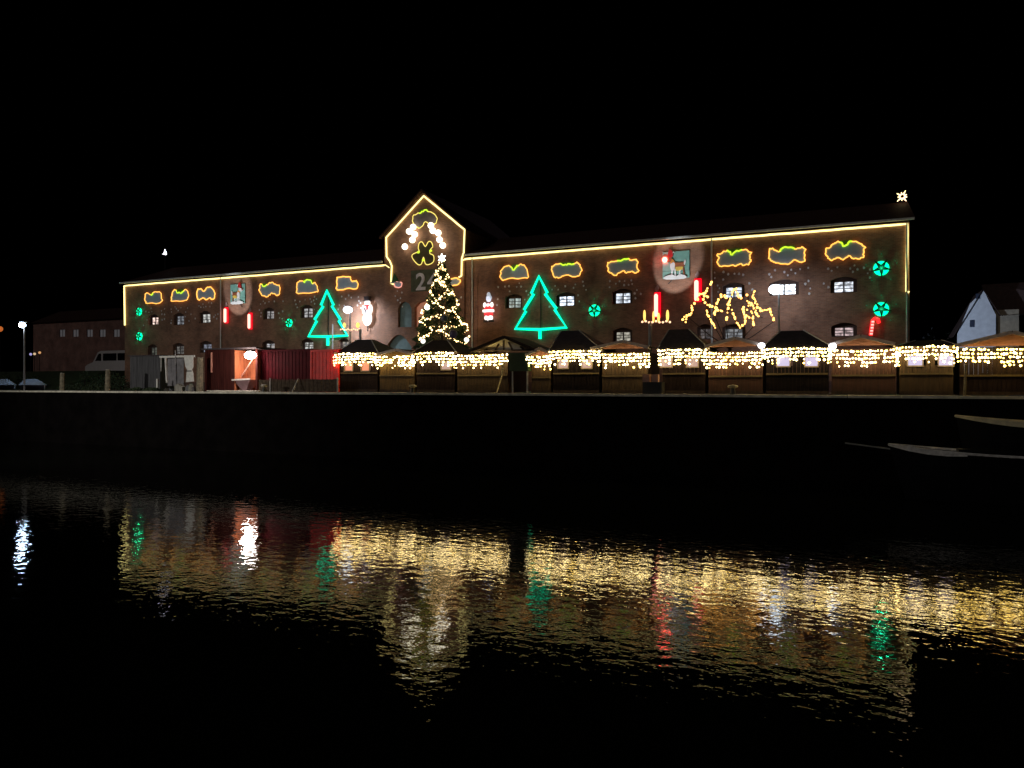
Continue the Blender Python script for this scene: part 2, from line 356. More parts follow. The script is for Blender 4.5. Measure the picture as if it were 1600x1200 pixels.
# ------------------------------------------------------------------ snow clouds
CL = [
 ((220, 440), 13.33, [(130,230),(200,270),(240,270),(270,220),(370,210),(430,250),(430,330),(450,390),(400,440),(150,455),(90,400),(90,290)], (205, 250),
  'small grey cloud board edged in pale yellow light, nearest the left corner of the warehouse'),
 ((220, 440), 13.33, [(690,180),(740,180),(770,240),(800,220),(850,240),(920,170),(980,200),(1000,290),(970,370),(900,400),(660,410),(640,360),(650,260)], (740, 870),
  'grey cloud board with two green teeth in its top edge, second from the left corner'),
 ((220, 440), 13.33, [(1180,180),(1250,150),(1310,205),(1370,140),(1430,110),(1510,160),(1545,250),(1530,350),(1480,370),(1440,335),(1380,375),(1290,345),(1220,385),(1170,310)], None,
  'scalloped grey cloud board edged in orange light, just left of the left reindeer'),
 ((340, 425), 13.33, [(890,260),(920,250),(965,300),(1000,280),(1070,240),(1130,215),(1200,255),(1280,280),(1300,340),(1290,450),(1240,490),(1170,450),(1110,455),(1050,505),(950,500),(890,430),(870,350)], (930, 1000),
  'cloud board with a notched top left, between the left reindeer and left green tree'),
 ((450, 425), 13.33, [(190,250),(240,190),(320,190),(340,215),(370,170),(470,165),(510,240),(560,215),(610,300),(625,390),(560,420),(210,445),(185,350)], (310, 510),
  'flat-bottomed domed cloud board just up and left of the tip of the left green tree'),
 ((450, 425), 13.33, [(1020,130),(1080,105),(1280,100),(1310,160),(1350,200),(1430,180),(1460,260),(1430,350),(1220,350),(1050,380),(1010,340),(1025,240)], None,
  'cloud board with a square step at its top right, above the lamp beside the snowman'),
 ((770, 400), 10.667, [(135,370),(130,290),(170,200),(250,165),(310,180),(350,235),(390,180),(450,145),(520,155),(565,220),(590,345),(500,370),(250,380),(180,410)], (310, 400),
  'domed cloud board with one green tooth, above and left of the right green tree'),
 ((770, 400), 10.667, [(990,200),(1020,150),(1120,130),(1190,155),(1260,130),(1340,140),(1400,105),(1450,150),(1480,240),(1450,310),(1380,350),(1200,320),(1130,360),(1040,360),(1000,300)], (1120, 1340),
  'rounded cloud board with wide green top edge, above right of the big green tree'),
 ((940, 390), 10.667, [(110,240),(140,205),(250,195),(350,165),(430,150),(500,175),(580,160),(605,220),(585,280),(615,350),(570,390),(490,365),(420,390),(350,360),(240,430),(160,390),(110,350)], (250, 430),
  'wavy cloud board edged in orange light, just left of the right reindeer'),
 ((1100, 370), 9.412, [(195,270),(260,235),(340,200),(380,225),(410,265),(470,210),(530,205),(600,185),(690,235),(665,290),(690,340),(670,390),(600,420),(520,400),(480,430),(400,415),(260,440),(190,370),(225,320)], (340, 530),
  'spiky cloud board with a green tooth, first to the right of the right reindeer'),
 ((1100, 370), 9.412, [(960,190),(1000,170),(1050,200),(1110,210),(1160,160),(1280,150),(1350,180),(1440,150),(1490,190),(1475,270),(1490,340),(1440,375),(1330,340),(1270,390),(1150,400),(1060,380),(980,350),(955,300)], (1100, 1300),
  'cloud board with raised green bar on top, above the bright right street lamp'),
 ((1270, 360), 10, [(200,290),(270,260),(370,180),(450,190),(495,250),(560,190),(640,170),(760,220),(810,270),(790,330),(800,400),(740,440),(640,440),(560,395),(480,455),(380,430),(300,465),(240,430),(200,370)], (430, 580),
  'largest grey cloud board, nearest the right corner beside the stacked green stars'),
 ((590, 320), 8.573, [(478,240),(475,160),(530,120),(580,105),(630,75),(700,90),(770,130),(795,190),(780,250),(700,260),(640,225),(610,265),(575,310),(520,300)], (560, 660),
  'round curled cloud board high in the tower gable under the rope light peak'),
 ((590, 320), 8.573, [(235,1040),(320,1040),(325,1080),(300,1105),(250,1105),(225,1085)], None,
  'tiny pink edged cloud board with a green cap at the lower left of the tower'),
 ((590, 320), 8.573, [(960,1000),(1040,980),(1095,1000),(1105,1045),(1070,1070),(1000,1085),(930,1105),(900,1060),(920,1010)], None,
  'grey cloud board half hidden behind the upper right of the Christmas tree'),
]
def catmull(P, k=3):
    n = len(P); out = []
    for i in range(n):
        p0, p1, p2, p3 = P[i-1], P[i], P[(i+1) % n], P[(i+2) % n]
        for j in range(k):
            t = j/k
            out.append(tuple(.5*((2*p1[q])+(-p0[q]+p2[q])*t+(2*p0[q]-5*p1[q]+4*p2[q]-p3[q])*t*t+(-p0[q]+3*p1[q]-3*p2[q]+p3[q])*t**3) for q in (0, 1)))
    return out
rnd = random.Random(7)
def blocked(x, z):
    return any(x0-.35 < x < x1+.35 and z0-.2 < z < z1+.5 for (x0, x1, z0, z1, _, _) in winrec)
for ci, (org, sc, pts, green, label) in enumerate(CL):
    tower = ci >= 12
    y0 = (TY if tower else VF)
    P = [at(org[0]+a/sc, org[1]+b/sc, y0-.1) for a, b in pts]
    P2 = catmull([(p.x, p.z) for p in P], 3)
    mx_ = sum(p[0] for p in P2)/len(P2); mz_ = sum(p[1] for p in P2)/len(P2)
    P2 = [(p[0]+rnd.uniform(-.03, .03)+.035*math.sin(j*1.9)*(p[0]-mx_), p[1]+rnd.uniform(-.025, .025)+.07*math.sin(j*2.1)*(p[1]-mz_)) for j, p in enumerate(P2)]
    cx = sum(p[0] for p in P2)/len(P2); cz = sum(p[1] for p in P2)/len(P2)
    t = thing('snow_cloud', label, 'cloud decoration', (cx, y0, cz), 'snow cloud decorations on the warehouse front')
    part(MB().prism(P2, y0-.09, y0-.05), 'cloud_board', CLOUD if ci != 12 else mat('moon_board', (.25, .2, .2), .7), t)
    ring = [Vector((p[0], y0-.12, p[1])) for p in P2]
    if green:
        gx0, gx1 = at(org[0]+green[0]/sc, 400, y0-.1).x, at(org[0]+green[1]/sc, 400, y0-.1).x
        isg = [gx0-.02 <= p.x <= gx1+.02 and p.z > cz-.1 for p in ring]
        n = len(ring); st = next((i for i in range(n) if isg[i] and not isg[i-1]), 0)
        ring = ring[st:]+ring[:st]; isg = isg[st:]+isg[:st]
        k = next((i for i in range(n) if not isg[i]), 1)
        if k >= 2:
            part(MB().tube(ring[:k+1], .055, 6), 'green_light', LIME, t)
            part(MB().tube(ring[k:]+[ring[0]], .036, 6), 'light_rope', ORANGE if ci != 12 else PALEROPE, t)
            gm = ring[:k+1]; zt = max(p.z for p in gm)
            if k >= 5: 
                part(MB().prism([(p.x, p.z) for p in gm]+[(gm[-1].x, zt+.06), (gm[0].x, zt+.06)], y0-.135, y0-.1), 'green_leaf', mat('leaf_green', (.25, .45, .05), .5, .2), t)
        else: part(MB().tube(ring, .045, 6, True), 'light_rope', ORANGE, t)
    else:
        part(MB().tube(ring, .045, 6, True), 'light_rope', ORANGE if ci != 13 else glow('rope_pink', (1, .4, .3), .8), t)
    if ci == 13:
        a = at(618, 436, y0-.1)
        part(MB().prism([(a.x-.4, a.z-.25), (a.x+.35, a.z-.25), (a.x-.1, a.z+.5)], y0-.13, y0-.09), 'green_cap', mat('cap_green', (.03, .12, .03), .7), t)
        part(MB().box(a.x-.45, a.x+.45, y0-.16, y0-.1, a.z-.36, a.z-.24), 'cap_brim', FLAKE, t)
    if ci == 12: continue
    xs = [p[0] for p in P2]; zs = [p[1] for p in P2]
    wd = max(xs)-min(xs); nfl = 13 if ci < 12 else 7; k = 0; tries = 0; placed = []
    while k < nfl and tries < 400:
        tries += 1
        a = rnd.uniform(-1, 1)
        x = (max(xs)+min(xs))/2+a*wd*.62; zlo = min(zs)-.25-rnd.random()*(1.0+.9*abs(a))
        if blocked(x, zlo) or (ci < 12 and not (UL+.5 < x < UR)) : continue
        if any(abs(x-q[0])+abs(zlo-q[1]) < .3 for q in placed): continue
        placed.append((x, zlo)); k += 1
        r = rnd.uniform(.06, .1); rot = rnd.random()*3
        part(MB().prism([(x+r*(1 if j % 2 else .75)*math.cos(rot+j*math.pi/3)*rnd.uniform(.8, 1.1), zlo+r*math.sin(rot+j*math.pi/3)) for j in range(6)], y0-.05, y0-.025), 'snowflake', FLAKE, t)
# ------------------------------------------------------------------ neon things on the wall
def neon_tree(pts, label):
    P = [at(a, b, VF-.16) for a, b in pts]; c = P[0]
    t = thing('neon_tree', label, 'light tree', (c.x, VF, P[8].z), 'green neon fir trees on the wall')
    base = [Vector(p) for p in P[:-2]]
    part(MB().tube(base, .112, 8, True), 'tree_outline', GREEN, t)
    part(MB().tube(P[-2:], .13, 8), 'trunk_light', GREEN, t)
    a, b = P[-2], P[0]
    part(MB().box(a.x-.02, a.x+.02, VF-.1, VF-.05, a.z, b.z), 'support_rod', BLACK, t)
def crop(org, s, L): return [(org[0]+a/s, org[1]+b/s) for a, b in L]
neon_tree(crop((740, 380), 4.8, [(490,248),(432,378),(452,380),(378,500),(393,510),(312,642),(500,648),(697,632),(608,498),(620,490),(536,380),(553,372),(498,655),(498,718)]),
  'big green neon fir tree outline on the wall right of the tower')
neon_tree(crop((400, 400), 5.218, [(578,282),(530,400),(548,410),(478,518),(495,530),(428,655),(590,657),(745,648),(675,530),(688,518),(618,408),(632,400),(585,665),(585,730)]),
  'green neon fir tree outline on the wall left of the snowman')
def green_star(px, py, rp_, label):
    p = at(px, py, VF-.1); r = rp_/F*(p-CAM).dot(Vector((-sn, cs, 0)))
    t = thing('green_star', label, 'light star', (p.x, VF, p.z), 'green glowing stars on the wall')
    gr = [r*(.70+.0*math.cos(5*(k*math.pi/20-math.pi/2-.05))) for k in range(40)]
    part(MB().prism([(p.x+gr[k]*math.cos(k*math.pi/20), p.z+gr[k]*math.sin(k*math.pi/20)) for k in range(40)], VF-.06, VF-.03), 'glowing_disc', GREEN2, t)
    part(MB().prism(star_pts(p.x, p.z+.02, r*1.0, r*.30, 5, math.pi/2+math.pi/5+.05), VF-.16, VF-.125), 'star_board', BOARDDARK, t)
    for k in range(5):
        a = math.pi/2+2*math.pi*k/5; c = (p.x+r*1.38*math.cos(a), p.z+r*1.38*math.sin(a))
        part(MB().prism([(c[0]+.09*math.cos(a), c[1]+.09*math.sin(a)), (c[0]+.05*math.cos(a+2), c[1]+.05*math.sin(a+2)), (c[0]+.05*math.cos(a-2), c[1]+.05*math.sin(a-2))], VF-.08, VF-.05), 'tip', mat('star_tip', (.1, .4, .3), .6), t)
    l = bpy.data.lights.new('star_light', 'POINT'); l.energy = 12; l.color = (.03, 1, .42); l.shadow_soft_size = .04
    lo = bpy.data.objects.new('star_light', l); C.objects.link(lo); lo.parent = t; lo.location = (0, -.24, 0)
green_star(216.5, 487, 8.5, 'small green star light at the left corner, upper of the pair')
green_star(217, 525.5, 9, 'small green star light at the left corner, lower of the pair')
green_star(451, 504.5, 9, 'round green star light between the left red candles and the left green tree')
green_star(928.5, 485, 13, 'green star light alone on the wall right of the big green tree')
green_star(1377, 419, 16, 'large green star light near the right corner, upper of the pair')
green_star(1377, 483, 15.5, 'large green star light near the right corner, just above the candy cane')
def candle(px, py, hp, wp, label, red=True):
    p = at(px, py, VF-.2); k = (p-CAM).dot(Vector((-sn, cs, 0)))/F; h = hp*k; wd = wp*k
    t = thing('wall_candle', label, 'candle decoration', (p.x, VF, p.z-h/2), 'red glowing candles on the wall')
    part(MB().box(p.x-wd*.3, p.x+wd*.62, VF-.12, VF-.06, p.z-h/2-.05, p.z+h/2+.1), 'candle_body', RED, t)
    r = wd*.27
    part(MB().tube([(p.x, VF-.2, p.z-h/2+r), (p.x, VF-.2, p.z+h/2-r)], r, 10).ball((p.x, VF-.2, p.z+h/2-r), r, 10).ball((p.x, VF-.2, p.z-h/2+r), r, 10), 'light_tube', REDCORE, t, True)
    z = p.z+h/2+.14
    part(MB().prism([(p.x+.02, z), (p.x+.18, z+.12), (p.x+.2, z+.25), (p.x+.08, z+.48), (p.x-.1, z+.25), (p.x-.1, z+.1)], VF-.12, VF-.07), 'flame', mat('unlit_flame', (.45, .3, .28), .7), t)
candle(351.5, 493, 22, 7.5, 'glowing red candle below and left of the left reindeer')
candle(389, 502, 23, 7.5, 'glowing red candle below and right of the left reindeer')
candle(1025, 477, 36, 11, 'glowing red candle standing behind the candelabra mast')
candle(1088, 454, 33, 12, 'glowing red candle below and right of the right reindeer')
# candy cane
p = at(1361, 520, VF-.2)
t = thing('candy_cane', 'red and pink lit candy cane under the lower green star at the right corner', 'candy cane', (p.x, VF, p.z))
pp = [at(1360.5, 524, VF-.2), at(1362, 510, VF-.2), at(1363.5, 500.5, VF-.2), at(1367.5, 497.2, VF-.2), at(1372, 499, VF-.2), at(1373.5, 505, VF-.2)]
part(MB().tube(pp, .1, 8), 'cane', glow('cane_red', (1, .02, .02), 1.6), t)
for k in range(5):
    a = pp[0].lerp(pp[2], .1+k*.2); part(MB().box(a.x-.06, a.x+.1, VF-.315, VF-.28, a.z-.05, a.z+.05), 'stripe', glow('cane_stripe', (1, .35, .3), 1.6), t)
# snowman and santa, lit plastic reliefs
WHL = glow('lit_white', (1, .93, .88), 1.25); REDL = glow('lit_red', (1, .05, .06), .75); DK = mat('figure_black', (.08, .06, .07), .6); PINK = glow('lit_skin', (.75, .8, 1), .75)
def fig(px, py, v=VF-.3): return at(px, py, v)
k1 = .0605
c = fig(574, 487); t = thing('snowman_figure', 'lit snowman figure with black hat and red scarf on the wall beside the tower', 'snowman', (c.x, VF, c.z-1.3))
def e(mb, dx, dz, rx, rz, c=c, dy=0, ry=.16): mb.ball((c.x+dx, VF-.3+dy, c.z+dz), 1, 14, 9, (rx, ry, rz)); return mb
part(e(e(e(MB(), 0, -.55, .46, .62), 0, .22, .34, .45), 0, .72, .28, .27), 'body', WHL, t, True)
part(e(e(MB(), -.36, .2, .13, .38), .36, .2, .13, .38), 'arm', WHL, t, True)
part(MB().box(c.x-.34, c.x+.34, VF-.5, VF-.12, c.z+.88, c.z+.95).box(c.x-.23, c.x+.23, VF-.47, VF-.14, c.z+.952, c.z+1.25), 'hat', DK, t)
part(e(MB(), 0, .5, .27, .08, dy=-.07).box(c.x+.02, c.x+.18, VF-.52, VF-.44, c.z+.12, c.z+.5), 'scarf', REDL, t, True)
part(MB().bar((c.x-.2, VF-.5, c.z+.3), (c.x+.05, VF-.5, c.z-.1), .1).box(c.x-.12, c.x+.16, VF-.53, VF-.45, c.z-.12, c.z-.03).ball((c.x-.09, VF-.47, c.z+.78), .04).ball((c.x+.09, VF-.47, c.z+.78), .04), 'button', DK, t)
part(MB().bar((c.x, VF-.25, c.z-1.6), (c.x, VF-.25, c.z-1.1), .05), 'stand', BLACK, t)
c2 = fig(763.5, 479); t = thing('santa_figure', 'lit Santa figure in red and white coat on the wall right of the tower', 'santa', (c2.x, VF, c2.z-1.2))
E = lambda mb, dx, dz, rx, rz, dy=0, ry=.16: e(mb, dx, dz, rx, rz, c2, dy, ry)
part(E(E(MB(), 0, -.1, .4, .36), 0, -.58, .4, .2), 'coat', REDL, t, True)
part(E(E(E(MB(), -.3, .12, .12, .2, -.06), .3, .12, .12, .2, -.06), 0, .1, .17, .12, -.08), 'beard', WHL, t, True)
part(MB().box(c2.x-.42, c2.x+.42, VF-.5, VF-.2, c2.z-.42, c2.z-.24), 'trim', WHL, t)
part(E(E(MB(), -.15, -.86, .2, .22), .15, -.86, .2, .22), 'trousers', WHL, t, True)
part(MB().box(c2.x-.38, c2.x-.08, VF-.46, VF-.18, c2.z-1.2, c2.z-1.03).box(c2.x+.08, c2.x+.38, VF-.46, VF-.18, c2.z-1.2, c2.z-1.03), 'boot', DK, t)
part(E(MB(), 0, .58, .2, .24), 'head', PINK, t, True)
part(E(E(MB(), 0, .68, .24, .22, .05), 0, .9, .14, .2), 'hat', mat('hat_white', (.6, .6, .68), .6, emit=(.8, .85, 1), es=.35), t, True)
def reindeer(cx, cz, s, mir, nose, label):
    t = thing('reindeer_board', label, 'reindeer', (cx, VF, cz))
    y = VF-.14
    def X(a): return cx+mir*(a-.5)*s
    def Z(b): return cz-(b-.5)*s
    def R(mb, a0, a1, b0, b1, y0=y-.06, y1=y): x = sorted((X(a0), X(a1))); mb.box(x[0], x[1], y0, y1, Z(b1), Z(b0)); return mb
    def G(mb, L, y0=y-.07, y1=y): mb.prism(catmull([(X(a), Z(b)) for a, b in L], 2), y0, y1); return mb
    bp = MB()
    for i in range(2):
        for j in range(2): R(bp, .005+.5*i, .495+.5*i, .005+.72*j, .715 if j == 0 else 1.0, y+.03, y+.07)
    part(bp, 'back_board', mat('teal_board', (.20, .42, .36), .6, .15), t)
    br = mat('deer_brown', (.33, .10, .04), .6, .3); wh_ = mat('deer_white', (.8, .8, .8), .5, .1)
    part(G(MB(), [(.17,.42),(.35,.44),(.52,.42),(.58,.5),(.54,.6),(.35,.63),(.2,.6),(.15,.5)]), 'body', br, t)
    part(G(MB(), [(.24,.6),(.5,.6),(.47,.73),(.28,.71)], y-.09), 'belly', mat('deer_yellow', (.8, .55, .1), .5), t)
    part(G(MB(), [(.5,.5),(.6,.3),(.7,.3),(.68,.48),(.6,.58)], y-.08), 'neck', mat('deer_orange', (.75, .3, .05), .5), t)
    part(G(MB(), [(.53,.45),(.62,.42),(.7,.5),(.68,.68),(.58,.74),(.53,.6)], y-.1), 'chest', wh_, t)
    part(G(MB(), [(.64,.22),(.72,.18),(.84,.28),(.86,.34),(.76,.4),(.66,.36)], y-.11), 'head', wh_ if mir > 0 else br, t)
    hat = mat('hat_red', (.6, .02, .02), .6)
    part(G(MB(), [(.6,.18),(.62,.0),(.7,-.08),(.76,.0),(.8,.2),(.7,.22)], y-.13), 'hat', hat, t)
    part(MB().ball((X(.57), y-.08, Z(.05)), .07), 'hat_bobble', wh_, t)
    part(G(MB(), [(.13,.36),(.18,.36),(.2,.52),(.15,.52)], y-.08), 'tail', wh_, t)
    for a, b in ((.22, .19), (.33, .37), (.53, .5), (.62, .66)):
        part(MB().bar((X(a), y-.03, Z(.64)), (X(b), y-.03, Z(.95)), .055*s, .06), 'leg', br if a < .3 else wh_, t)
    part(G(MB(), [(.1,.95),(.3,.88),(.5,.93),(.62,.86),(.82,.9),(.95,.97),(.85,1.04),(.2,1.05)], y-.12, y-.07), 'snow_board', wh_, t)
    if nose: part(MB().ball((X(.9), y-.1, Z(.3)), .19, 12, 8), 'nose', glow('nose_red', (1, .07, .05), 16), t, True)
    else: part(MB().ball((X(.88), y-.1, Z(.3)), .05, 12, 8), 'nose', hat, t, True)
    part(MB().bar((X(.62), VF-.08, Z(1.0)), (X(.78), VF-.08, Z(1.2)), .04), 'bracket', BLACK, t)
    # its spotlight: a bare light out in front and below, no fitting modelled
    sp = bpy.data.lights.new('deer_spot', 'SPOT'); sp.energy = 1000; sp.spot_size = math.radians(32); sp.spot_blend = .35; sp.color = (.95, .97, 1); sp.shadow_soft_size = .06
    so = bpy.data.objects.new('deer_spot', sp); C.objects.link(so); so.parent = t
    src = Vector((.9*mir, -4.6, -4.2)); so.location = src; so.rotation_euler = (Vector((0, 0, -.15))-src).to_track_quat('-Z', 'Y').to_euler()
p = at(371, 459, VF-.14); reindeer(p.x, p.z, 1.75, 1, False, 'reindeer board facing right with red hat in a white spotlight, near the left end')
p = at(1056, 413.5, VF-.14); reindeer(p.x, p.z, 1.85, -1, True, 'reindeer board facing left with a glowing red nose, under the right eaves')
# 24 sign
p = at(664, 438, TY-.12); t = thing('number_sign', 'grey number 24 on a dark green board on the tower behind the tree top', 'number sign', (p.x, TY, p.z))
a, b = at(642, 456, TY-.1), at(694, 419, TY-.1)
part(MB().box(a.x, b.x, TY-.09, TY-.03, a.z, b.z), 'board', mat('sign_green', (.11, .12, .07), .8, .3), t)
def digits(txt, name, x, z, h, m, parent, dx=0):
    cu = bpy.data.curves.new(name, 'FONT'); cu.body = txt; cu.size = h/.72; cu.extrude = .03; cu.offset = .035; cu.space_character = 1.12
    ob = bpy.data.objects.new('tmp_text', cu); C.objects.link(ob)
    me = bpy.data.meshes.new_from_object(ob.evaluated_get(bpy.context.evaluated_depsgraph_get())); bpy.data.objects.remove(ob)
    o = bpy.data.objects.new(name, me); C.objects.link(o); me.materials.clear(); me.materials.append(m); o.parent = parent
    o.rotation_euler = (math.radians(90), 0, 0); o.location = Vector((x, TY-.13, z))-Vector(parent.location); return o
bpy.context.view_layer.update()
a = at(649.5, 453, TY-.13); b = at(665, 425.5, TY-.13)
digits('2', 'digit', a.x, a.z, b.z-a.z, mat('digit_grey', (.85, .8, .85), .6, .2), t)
digits('4', 'digit', at(668, 453, TY-.13).x, a.z, b.z-a.z, M['digit_grey'], t)
# clover
L = [(545,580),(560,510),(600,500),(640,560),(680,495),(720,500),(740,560),(715,590),(700,650),(750,680),(750,760),(690,800),(640,790),(615,700),(590,790),(540,800),(470,720),(465,670),(520,640),(560,630)]
P = [at(590+a/8.573, 320+b/8.573, TY-.1) for a, b in L]; P2 = catmull([(q.x, q.z) for q in P], 3)
c = at(661, 396, TY-.1); t = thing('clover_light', 'dark clover leaf shape edged in yellow green light on the tower above the number 24', 'clover decoration', (c.x, TY, c.z))
part(MB().prism(P2, TY-.07, TY-.03), 'clover_board', mat('clover_brown', (.09, .07, .02), .7), t)
part(MB().tube([(q[0], TY-.11, q[1]) for q in P2], .035, 6, True), 'light_rope', PALEROPE, t)
for (a, b) in ((545, 635), (710, 615), (612, 740)):
    q = at(590+a/8.573, 320+b/8.573, TY-.14); part(MB().ball((q.x, q.y, q.z), .12, 10, 6, (1.1, .4, .8)), 'green_light', LIME, t, True)
# white globes
for lab, L in (('string of five bright white globe lights left of the clover on the tower', [(645.5,354.8),(639.3,361.6),(648,366.2),(644.3,374.8),(632.6,385.4)]),
               ('string of five bright white globe lights slanting down right of the clover', [(673.3,352.4),(676.3,360.3),(684.7,363.8),(686.7,374.4),(691.8,383.4)])):
    Q = [at(a, b, TY-.35) for a, b in L]; t = thing('globe_string', lab, 'globe lights', tuple(Q[0]), 'white globe strings on the tower')
    part(MB().tube([q+Vector((0, .15, .02)) for q in Q], .02, 5), 'cable', CABLE, t)
    for q in Q: part(MB().ball(q, .245, 12, 8), 'globe', GLOBE, t, True)
# ridge stars
for (px, py, v, m, lab) in ((258, 395, VF+4.6, glow('ridge_star_white', (.9, .85, 1), 3), 'small white star light on a pole above the left end of the roof ridge'),
                            (1410, 307, VF+5.6, glow('ridge_star_warm', (1, .72, .38), 2), 'small warm star light on a pole above the right end of the roof ridge')):
    p = at(px, py, v); t = thing('ridge_star', lab, 'star light', (p.x, v, RZ-.2), 'star lights on the ridge')
    n = 9 if px > 1000 else 6
    rr = .42 if px > 1000 else .36
    b = MB()
    for k in range(n):
        a = 2*math.pi*k/n+.4; b.tube([p+Vector((.12*math.cos(a), 0, .12*math.sin(a))), p+Vector((rr*(1 if k % 2 else .7)*math.cos(a), random.uniform(-.1, .1), rr*(1 if k % 2 else .7)*math.sin(a)))], .07, 5, r2=.02)
    part(b, 'ray', m, t); part(MB().bar((p.x, v, RZ-.3), (p.x, v, p.z-.15), .05), 'pole', BLACK, t)
# ------------------------------------------------------------------ Christmas tree
VT = 46.0
ap = at(690.4, 408, VT); bl, brr = at(655, 536, VT), at(731, 536, VT)
t = thing('christmas_tree', 'tall fir Christmas tree wound with warm white lights in front of the tower', 'christmas tree', (ap.x, VT, ZQ))
tcx = ap.x; z_top = ap.z; z_low = bl.z-.2; Rm = (brr.x-bl.x)/2*.92
def trad(z): return max(.05, Rm*min(1, (z_top-z)/(z_top-bl.z))**.85)
part(MB().tube([(tcx, VT, ZQ), (tcx, VT, z_top-.2)], .16, 8, r2=.03), 'trunk', DARKWOOD, t)
b = MB(); rr = random.Random(3)
for i in range(14000):
    z = z_top-(z_top-z_low)*(rr.random()**.62); R = trad(z)*(1+.12*math.sin(z*9)); a = rr.random()*6.283; q = R*(.45+.6*rr.random()**.5)
    c = Vector((tcx+q*math.cos(a), VT+q*math.sin(a), z-.25*q*.4)); d = Vector((math.cos(a), math.sin(a), rr.uniform(-.6, .15))).normalized()
    s = rr.uniform(.08, .22); wv = d.cross(Vector((rr.uniform(-1, 1), rr.uniform(-1, 1), rr.uniform(-1, 1)))).normalized()*s*.35
    b.add([c-wv, c+wv, c+d*s], [(0, 1, 2)])
part(b, 'crown', mat('fir_needles', (.055, .10, .045), .7, .5, 2), t)
b = MB(); cb = MB(); path = []
turns = 8.5; N = 560
for i in range(N):
    f = i/N; z = z_top-.15-(z_top-z_low-.15)*f**.9; a = turns*6.283*f**.8
    R = trad(z)*(1.04+.10*math.sin(a*2.7+1)); z += .3*math.sin(a*2.6+.7*math.sin(a*.5))+.1*math.sin(a*6.3)
    p = Vector((tcx+R*math.cos(a), VT+R*math.sin(a), z)); path.append(p)
    if rr.random() < .74: b.ball(p+Vector((rr.uniform(-.05, .05), rr.uniform(-.05, .05), rr.uniform(-.06, .06))), rr.choice((.03, .04, .05, .065)), 5, 3)
part(MB().tube(path, .012, 3), 'cable', CABLE, t)
part(b, 'fairy_lights', glow('tree_bulbs', (1, .64, .26), 8), t, kind='stuff')
part(MB().prism(star_pts(ap.x, at(690, 403.5, VT).z, .33, .15, 6), VT-.06, VT+.06), 'top_star', glow('tree_star', (1, .93, .8), 4), t)
for px, py, r, m in ((667.5, 480, .2, GLOBE), (707, 524, .16, WHL), (661, 533, .17, WHL), (729, 531, .17, WHL), (694, 497, .26, mat('bauble_blue', (.1, .13, .2), .3)), (708, 522, .3, mat('bauble_violet', (.1, .08, .16), .3))):
    q = at(px, py, VT-trad(at(px, py, VT-1).z)-.1); part(MB().ball(q, r, 10, 7), 'bauble', m, t, True)
# ------------------------------------------------------------------ light-wound bare tree
VL = 43.0
SG = [[(695,80),(665,160),(610,220),(560,230),(520,310),(460,355),(480,430),(460,465),(400,480)], [(400,480),(350,550)], [(400,480),(390,570)],
 [(560,230),(600,290),(650,350),(715,390)], [(650,350),(645,400),(655,480),(690,530),(745,630)], [(600,230),(660,270)], [(820,225),(775,320),(750,390),(735,480)],
 [(850,240),(875,290)], [(750,390),(790,430),(830,430),(880,400),(920,380)],
 [(1000,170),(960,170),(940,230),(920,310),(890,335),(935,390),(960,450),(975,540),(1040,620),(1085,600),(1110,560),(1090,480),(1080,400),(1075,340)],
 [(905,400),(890,490),(870,570)], [(990,180),(1025,250),(1070,290)], [(1205,190),(1190,250),(1240,350),(1280,420),(1340,420),(1390,410),(1420,480),(1450,545)],
 [(1130,240),(1135,320),(1170,330),(1130,400),(1115,430)], [(1170,330),(1210,400),(1250,490),(1310,505)], [(1180,430),(1190,500),(1195,615)], [(1115,480),(1160,515)], [(1190,250),(1215,340),(1240,400)]]
p = at(1140, 600, VL); t = thing('light_wrapped_tree', 'leafless spreading tree with branches wound in orange fairy lights beside the right street lamp', 'tree', (p.x, VL, ZQ))
tb = Vector((p.x, VL, ZQ)); fork = at(1140, 545, VL); part(MB().tube([tb, tb+Vector((.1, 0, 1.2)), fork], .16, 8, r2=.1), 'trunk', DARKWOOD, t)
bb = MB(); rr = random.Random(11)
for si, sg in enumerate(SG):
    vv = VL+.5*math.sin(si*1.7)
    P = [at(1020+a/7.62, 430+b_/7.62, vv) for a, b_ in sg]
    part(MB().tube(P, .035, 5, r2=.02), 'branch', DARKWOOD, t)
    low = min(P, key=lambda q: q.z)
    if si in (0, 4, 6, 9, 10, 12, 15): part(MB().tube([fork, fork.lerp(low, .5)+Vector((0, 0, -.1)), low], .035, 5, r2=.02), 'limb', DARKWOOD, t)
    for i in range(len(P)-1):
        n = max(1, int((P[i+1]-P[i]).length/.085))
        for j in range(n):
            q = P[i].lerp(P[i+1], (j+rr.random()*.5)/n)
            if rr.random() < .15: continue
            bb.ball(q+Vector((rr.uniform(-.04, .04), -.05, rr.uniform(-.04, .04))), rr.choice((.045, .055, .075)), 5, 3)
part(bb, 'fairy_lights', FAIRYO, t, kind='stuff')
